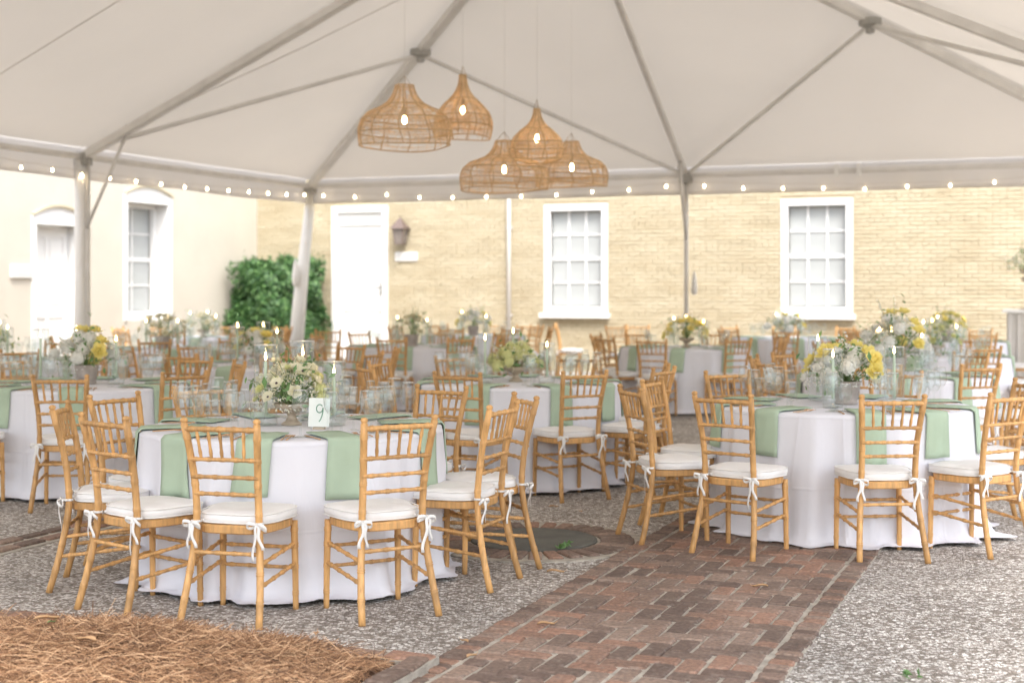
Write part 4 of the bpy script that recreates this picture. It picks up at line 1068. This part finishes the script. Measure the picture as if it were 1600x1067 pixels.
def hours(dirs):
    used, out = {}, []
    for d in dirs:
        h = (math.degrees(math.atan2(d.x, d.y)) / 30) % 12; c1 = round(h) % 12; cand = [(abs(h - c1), f"{NUM[c1]} o'clock")]
        c2 = int(h); cand = [f"{NUM[c1]} o'clock", f"half past {NUM[c2 % 12]}", f"{NUM[(c1 + 1) % 12]} o'clock", f"{NUM[(c1 - 1) % 12]} o'clock", f"half past {NUM[(c2 + 1) % 12]}"]
        for x in cand:
            if x not in used: used[x] = 1; out.append(x); break
    return out
def ring(n, off, rho=1.2, jit=.05, skip=()):
    return [(off + 360 * k / n, rho, 0) for k in range(n) if k not in skip]
board = MB().lathe([(.0001, .725), (.76, .725), (.77, .73), (.77, .75), (.76, .755), (.0001, .755)], 40).mesh('tabletop', M['tframe'], False)
lg = MB().tube([(0, 0, 0), (0, 0, .722)], .018, 8).mesh('leg', M['alu'])
seedc = [100]
def table(cx, cy, tl, chairs, settings, flowers, level, cloth_extra='', hs=None):
    """chairs: list of (back, face); settings: list of angles in degrees; level 2 near .. 0 far"""
    seedc[0] += 1; sd = seedc[0]; r_ = random.Random(sd); C_ = V2(cx, cy)
    t = empty('round_table', (cx, cy, 0), 0, f'round folding table beneath the cloth of {tl}', 'table', 'round banquet tables')
    put('tabletop', board, t)
    for k in range(4): put('leg', lg, t, (.5 * math.cos(k * 1.571 + .8), .5 * math.sin(k * 1.571 + .8), 0))
    legs = []
    for b, f in chairs:
        f = f.normalized(); o = b + f * .265; sx = V2(f.y, -f.x)
        for q in (-1, 1): p = o + sx * (.186 * q) + f * .143 - C_; legs.append((math.atan2(p.y, p.x), p.length))
    cl = tablecloth(cx, cy, sd, f'white floor length cloth on {tl}{cloth_extra}', 'white cloths on the round tables', legs)
    hh = hours([(b - C_) for b, f in chairs])
    for (b, f), h in zip(chairs, hh): chair(b, f, f"golden bamboo style chair at {h} of {tl}")
    dirs = [V2(math.cos(R(a)), math.sin(R(a))) for a in settings]; hh = hours(dirs)
    for a, h, d in zip(settings, hh, dirs):
        ar = R(a + r_.gauss(0, 1.5)); tt = V2(-d.y, d.x)
        napkin(cx, cy, ar, cl, f"sage green napkin at {h} of {tl}", seed=sd * 20 + int(a))
        zt = TH_ + .005
        offs = ((.52, -.10), (.50, -.02), (.44, -.075)) if level else ((.52, -.09), (.47, -.02))
        for k, (ro, lo) in enumerate(offs):
            if level == 2 and cx < 0 and abs(a + 62) < 1: lo += .15
            nm, me_, ds = GL[k]; q = C_ + d * (ro + r_.gauss(0, .015)) + tt * (lo - .05 + r_.gauss(0, .012))
            tag(put(nm, me_, None, (q.x, q.y, zt), (0, 0, r_.uniform(0, 6))), f"empty clear {ds} at {h} of {tl}", 'glass', {'wine_glass': 'wine glasses on the tables', 'water_goblet': 'water goblets on the tables', 'champagne_flute': 'flute glasses on the tables'}[nm])
        if level >= 1:
            q = C_ + d * (.585 + r_.gauss(0, .012)) + tt * (-.165 + r_.gauss(0, .012))
            tag(put('wine_glass', wine, None, (q.x, q.y, zt), (0, 0, 1), 1.1), f"larger empty wine glass at {h} of {tl}", 'glass', 'wine glasses on the tables')
            for nm, me_, lo in (('fork', fork, .118), ('fork', fork, .146), ('knife', knife, -.125)):
                q = C_ + d * .735 + tt * (lo + r_.gauss(0, .004)); an = math.atan2(-d.y, -d.x) + r_.gauss(0, .05)
                lab = {('fork', .118): 'inner rose gold fork', ('fork', .146): 'outer rose gold fork', ('knife', -.125): 'rose gold knife'}[(nm, lo)]
                tag(put(nm, me_, None, (q.x, q.y, zt + .004), (0, 0, an)), f"{lab} at {h} of {tl}", nm, nm + 's laid on the tables')
    if flowers:
        x, y, kw = flowers; bouquet(cx + x, cy + y, TH_ + .005, **kw)
    for (x, y, hc, hg, where) in (hs if hs is not None else [(-.17, -.12, .26 + .05 * r_.random(), .36, 'left'), (.2, -.08, .22 + .04 * r_.random(), .33, 'right'), (.02, .2, .3, .40, 'rear')]):
        hurricane(cx + x, cy + y, TH_ + .005, hc, hg, tl, where)
    return cl
def gen_chairs(cx, cy, n, off, rho=1.24, skip=(), seed=1):
    r_ = random.Random(seed); out = []
    for k in range(n):
        if k in skip: continue
        a = R(off + 360 * k / n + r_.gauss(0, 2.5)); d = V2(math.cos(a), math.sin(a)); q = V2(cx, cy) + d * (rho + r_.uniform(-.06, .12)); tw = r_.gauss(0, .09)
        f = -d; f = V2(f.x * math.cos(tw) - f.y * math.sin(tw), f.x * math.sin(tw) + f.y * math.cos(tw)); out.append((q, f))
    return out
def FT(a, b): return (a + b) / 2                    # midpoint
def feet(p1, p2, z=0):                              # chair from the two feet (or two post tops) seen in the photo, left then right
    a, b = G(*p1, z), G(*p2, z); m = (a + b) / 2; d = b - a; return (m, V2(-d.y, d.x).normalized())
def toward(p, c, tw=0):
    d = (V2(*c) - V2(*p)).normalized(); return (V2(*p), V2(d.x * math.cos(tw) - d.y * math.sin(tw), d.x * math.sin(tw) + d.y * math.cos(tw)))

# table 9
C9 = (-1.165, 7.60)
ch9 = [feet((283, 975), (405, 983)), feet((567, 977), (682, 962)), feet((118, 950), (205, 972)),
       toward((-2.29, 7.20), C9, -.25), toward((-2.20, 7.86), C9, -.30), toward((-1.86, 8.52), C9, 0), toward((-.42, 8.50), C9, .15), toward((.075, 7.78), C9, .2), toward((-.04, 7.18), C9, -.04)]
fl9 = (-.02, .05, dict(pal='nine', Rb=.235, Hb=.22, n=34, seed=21, label='loose cream and pale yellow flower centrepiece behind the number card', pot='bowl', big=True))
a9 = [-90 + k for k in (-37, -5, 28, 67, 103, 139, 175, 211, -112, -75)]
table(*C9, 'the front left number card table', ch9, a9, fl9, 2, hs=[(-.155, .02, .29, .43, 'leftmost'), (.0, .32, .30, .44, 'rear'), (.21, .03, .21, .34, 'right')])
# number card with a handwritten 9 in a small stand
card = empty('table_number_card', (C9[0] + .16, C9[1] - .21, TH_ + .005), R(-8), 'pale card with a handwritten green number 9 before the flowers', 'table number')
mt_ = Matrix.Translation((0, 0, .012)) @ Matrix.Rotation(R(-9), 4, 'X')
cb = MB().box((0, 0, .0775), (.112, .0025, .15)); MB().add(cb, mt_).build('card', M['card'], card)
num = []
for k in range(29): a = R(40 + 330 * k / 28); num.append((.002 + .017 * math.cos(a), .097 + .021 * math.sin(a)))
num += [(.021, .098), (.020, .08), (.016, .06), (.010, .042), (.002, .030)]
d9 = MB()
for k in range(len(num) - 1):
    (x0, z0), (x1, z1) = num[k], num[k + 1]; d = Vector((x1 - x0, 0, z1 - z0)); 
    if d.length < 1e-5: continue
    nn = Vector((-d.z, 0, d.x)).normalized() * .0026; e_ = d.normalized() * .0012
    i = len(d9.v); a_, b_ = Vector((x0, -.0022, z0)) - e_, Vector((x1, -.0022, z1)) + e_; d9.v += [a_ - nn, b_ - nn, b_ + nn, a_ + nn]; d9.f.append((i, i + 1, i + 2, i + 3))
MB().add(d9, mt_).build('digit', M['ink'], card, solid=.0004)
MB().box((0, .012, .006), (.06, .04, .012)).build('card_stand', M['brass'], card)

# front right table
CR = (2.10, 9.0)
chR = [feet((1083, 868), (1175, 880)), feet((1342, 882), (1450, 880)), toward((2.80, 7.98), CR, 0), toward((3.28, 9.02), CR, .12), toward((2.72, 10.08), CR, .1), toward((1.52, 10.05), CR, -.1),
       toward((.90, 9.18), CR, -.30), toward((.70, 8.42), CR, -.10)]
flR = (.02, .02, dict(pal='yellow', Rb=.27, Hb=.23, n=34, seed=34, label='full yellow rose and white flower centrepiece in a grey pot', pot='pot', big=True))
table(*CR, 'the front right yellow rose table', chR, [-90 + k for k in (-86, -45, -3, 30, 62, 105, 150, 195, 235)], flR, 2, hs=[(-.13, -.27, .25, .36, 'front left'), (.27, -.18, .27, .37, 'right'), (-.1, .30, .33, .42, 'rear')])
# middle table
CM = (.05, 11.2)
chM = [feet((876, 786), (952, 780)), feet((677, 580), (752, 582), .92), toward((-.50, 12.3), CM, 0), toward((.56, 12.3), CM, 0), toward((-1.12, 10.8), CM, .1), toward((-1.08, 11.5), CM, -.1), toward((1.22, 11.15), CM, 0), toward((1.12, 10.45), CM, .05)]
table(*CM, 'the middle lime flower table', chM, [-90 + k for k in (-76, -22, 22, 58, 95, 135, 172, 208, 246)], (-.02, 0, dict(pal='lime', Rb=.21, Hb=.18, n=20, seed=5, label='rounded lime and cream centrepiece on the middle table', pot='bowl')), 1,
      hs=[(-.26, -.1, .27, .38, 'left'), (.22, -.22, .22, .31, 'right'), (-.04, .3, .31, .4, 'rear')])
# left table
CL = (-3.28, 10.9)
chL = [toward((-3.02, 9.50), CL, -.1), toward((-3.95, 9.75), CL, .0), toward((-2.28, 9.92), CL, .0), toward((-2.18, 11.4), CL, 0), toward((-2.68, 12.05), CL, 0), toward((-3.5, 12.2), CL, .1), toward((-4.2, 11.9), CL, 0), toward((-4.55, 10.6), CL, 0)]
table(*CL, 'the second row left table', chL, [-90 + k for k in (-70, -30, 10, 60, 98, 140, 180, 218, 254)], (.02, 0, dict(pal='yellow', Rb=.25, Hb=.25, n=26, seed=8, label='yellow and white centrepiece on the far left table edge of frame', pot='pot')), 1,
      hs=[(-.30, -.1, .30, .42, 'left'), (.26, -.05, .27, .36, 'right'), (-.12, .2, .34, .42, 'rear')])
# the tables further back: x, y, phrase, chairs, first angle, palette, skip
far = [
 (-2.45, 13.7, 'the table before the green shrub', 9, -110, 'yellow', (), 1, 'bright yellow and white centrepiece standing before the green shrub'),
 (3.25, 12.05, 'the second row right table', 9, -72, 'yellow', (), 1, 'tall white and yellow centrepiece behind the front right yellow roses'),
 (4.62, 15.5, 'the third row right table', 8, -84, 'airy', (), 0, 'white airy centrepiece on the right table two rows back'),
 (-1.27, 18.0, 'the back table before the white door', 8, -101, 'lime', (), 0, 'lime green bushy centrepiece right of the white door'),
 (2.16, 17.6, 'the back table by the thin leg', 8, -112, 'airy', (), 0, 'wide airy centrepiece by the thin tent leg'),
 (-4.25, 17.3, 'the back table below the arched window', 8, -80, 'airy', (), 0, 'green and pale yellow centrepiece below the arched window'),
 (-5.35, 14.6, 'the left edge table by the door', 8, -60, 'lime', (), 0, 'pale green centrepiece at the left frame edge'),
 (-.60, 22.0, 'the rear table by the rain pipe', 8, -60, 'yellow', (), 0, 'yellow centrepiece left of the rain pipe, raised against the wall'),
 (4.05, 21.0, 'the rear table below the right window', 8, -100, 'yellow', (), 0, 'white and orange centrepiece right of the right window, farthest row'),
 (6.0, 19.6, 'the rear table near the bar', 8, -130, 'airy', (), 0, 'pale centrepiece in the far right corner near the bar'),
 (-4.6, 21.2, 'the rear table by the leaning leg', 8, -95, 'airy', (), 0, 'small pale centrepiece in the rear left corner'),
]
for i, (x, y, tl, n, off, pal, skip, lev, fl) in enumerate(far):
    tall = i in (7,)
    table(x, y, tl, gen_chairs(x, y, n, off, skip=skip, seed=i + 40), [off + 8 + 360 * k / n for k in range(n)],
          (.0, 0, dict(pal=pal, Rb=.30 if i == 1 else .24 + .03 * (i % 3), Hb=.36 if i == 1 else .22 + .03 * (i % 2), n=34 if i == 1 else 20 if lev else 16, seed=60 + i, label=fl, pot='pot' if i % 2 else 'bowl')), lev)
# chairs standing apart
for p, f, lb in (((1.62, 22.3), (.5, -1), 'golden chair standing alone near the yellow wall, left of the thin leg'), ((2.0, 22.6), (-.1, -1), 'golden chair with its back to the wall behind the thin leg'),
                 ((.72, 23.6), (1, -.1), 'golden chair seen edge on below the middle window'), ((.25, 22.9), (-.2, -1), 'golden chair by the wall under the left side of the middle window'),
                 ((-2.75, 17.2), (.9, .3), 'golden chair in the crowded row left of the white door'), ((-2.6, 20.1), (0, 1), 'golden chair standing before the white door, farthest row')):
    chair(V2(*p), V2(*f), lb, 'chairs standing apart from the tables')

# ------------------------------------------------------------------ bar at the right with flowers and candles
bq = Vector((7.36, 19.6)); bar = empty('draped_bar', (bq.x, bq.y, 0), -TH, 'pale draped bar counter at the right frame edge', 'bar')
m_ = MB(); m_.box((0, 0, .58), (1.0, .6, 1.16)); 
for k in range(9): m_.tube([(-.47 + k * .118, -.305, 0), (-.47 + k * .118, -.302, 1.14)], .022, 6)
m_.build('skirt', M['bar'], bar); MB().box((0, 0, 1.18), (1.12, .72, .045)).build('counter_top', M['sleeve'], bar, bevel=.005)
sd_ = MB().lathe([(.0001, 0), (.09, 0), (.095, .01), (.02, .03), (.014, .25), (.018, .36), (.055, .40), (.075, .44), (.0001, .43)], 16)
o_ = Vector((bq.x - .27, bq.y, 1.2025)); e_ = empty('flower_stand', tuple(o_), 0, 'slim stand lifting the flowers above the bar', 'stand'); sd_.build('stand', M['brass'], e_, smooth=True)
bouquet(o_.x, o_.y, 1.2025 + .435, 'airy', .30, .26, 24, 91, 'orange and white flowers raised high over the bar', 'bowl', group='raised flowers')
for k, (dx, hc) in enumerate(((-.02, .16), (.08, .12), (.18, .09))):
    hurricane(bq.x + dx, bq.y - .25 + .07 * k, 1.2025, hc, .2 if k == 0 else 0, 'the draped bar', ('left', 'second', 'lowest')[k])

# ------------------------------------------------------------------ fallen leaves and the small green sprig
def dry_leaf(px, py, s, rz, label, m=M['dryleaf'], z=.024):
    q = G(px, py); P = []
    for i in range(9):
        t = i / 8; w = math.sin(math.pi * t ** .8) * .36 + .02; P.append([((t - .5) * 2, b * w, .10 * abs(b) * 2 + .10 * math.sin(t * 5)) for b in (-1, -.5, 0, .5, 1)])
    MBm = MB().grid(P); MBm.v = [p * s for p in MBm.v]; MBm.tube([(s, 0, .0), (s * 1.35, s * .08, .01)], .0012, 4)
    o = MBm.build('fallen_leaf', m, None, smooth=True, solid=.0008, loc=(q.x, q.y, z), rot=(0, 0, rz)); tag(o, label, 'leaf', 'leaves fallen on the ground')
dry_leaf(853, 983, .040, .3, 'tan dry leaf lying on the bricks left of centre')
dry_leaf(1188, 923, .038, 2.9, 'orange tan dry leaf on the bricks near the right table')
dry_leaf(737, 1034, .035, 1.0, 'pale dry leaf on the bricks beside the bed kerb')
dry_leaf(726, 1010, .028, 2.2, 'small curled leaf at the seam of brick and gravel')
dry_leaf(868, 900, .045, .1, 'thin reddish twig leaf on the gravel by the path')
dry_leaf(865, 793, .035, .5, 'brown leaf on the dark gravel behind the round cover', z=.008)
dry_leaf(907, 801, .03, 1.8, 'small brown leaf near the middle table cloth', z=.008)
dry_leaf(73, 1028, .05, .6, 'large tan leaf lying on the pine straw', z=.16)
dry_leaf(135, 1056, .05, 2.6, 'crumpled pale leaf in the pine straw near the frame bottom', z=.14)
dry_leaf(495, 1016, .035, 1.6, 'orange leaf on the pine straw by the kerb', z=.07)
dry_leaf(80, 1038, .018, .9, 'tiny bright green leaf on the pine straw', M['leaf'], z=.17)
q = G(882, 862); v, f_ = [], []
for k in range(22): a = rg.uniform(0, 6.28); leaf_quad(v, f_, (.05 * math.cos(a) * rg.random(), .04 * math.sin(a) * rg.random(), .02 + .03 * rg.random()), rg.normal(0, 1, 3) + np.array([0, 0, 1]), .022, rg)
me = bpy.data.meshes.new('weed_sprig'); me.from_pydata([tuple(p) for p in v], [], f_); me.materials.append(M['leaf']); tag(put('weed_sprig', me, None, (q.x, q.y, .01)), 'small green sprig lying by the round cover', 'plant')
q = G(1425, 1066); v, f_ = [], []
for k in range(12): a = rg.uniform(0, 6.28); leaf_quad(v, f_, (.03 * math.cos(a), .02 * math.sin(a), .01 + .02 * rg.random()), rg.normal(0, 1, 3) + np.array([0, 0, 2]), .02, rg)
me = bpy.data.meshes.new('weed_sprig'); me.from_pydata([tuple(p) for p in v], [], f_); me.materials.append(M['leaf']); tag(put('weed_sprig', me, None, (q.x, q.y, .01)), 'tiny green leaves on the gravel at the bottom frame edge', 'plant')
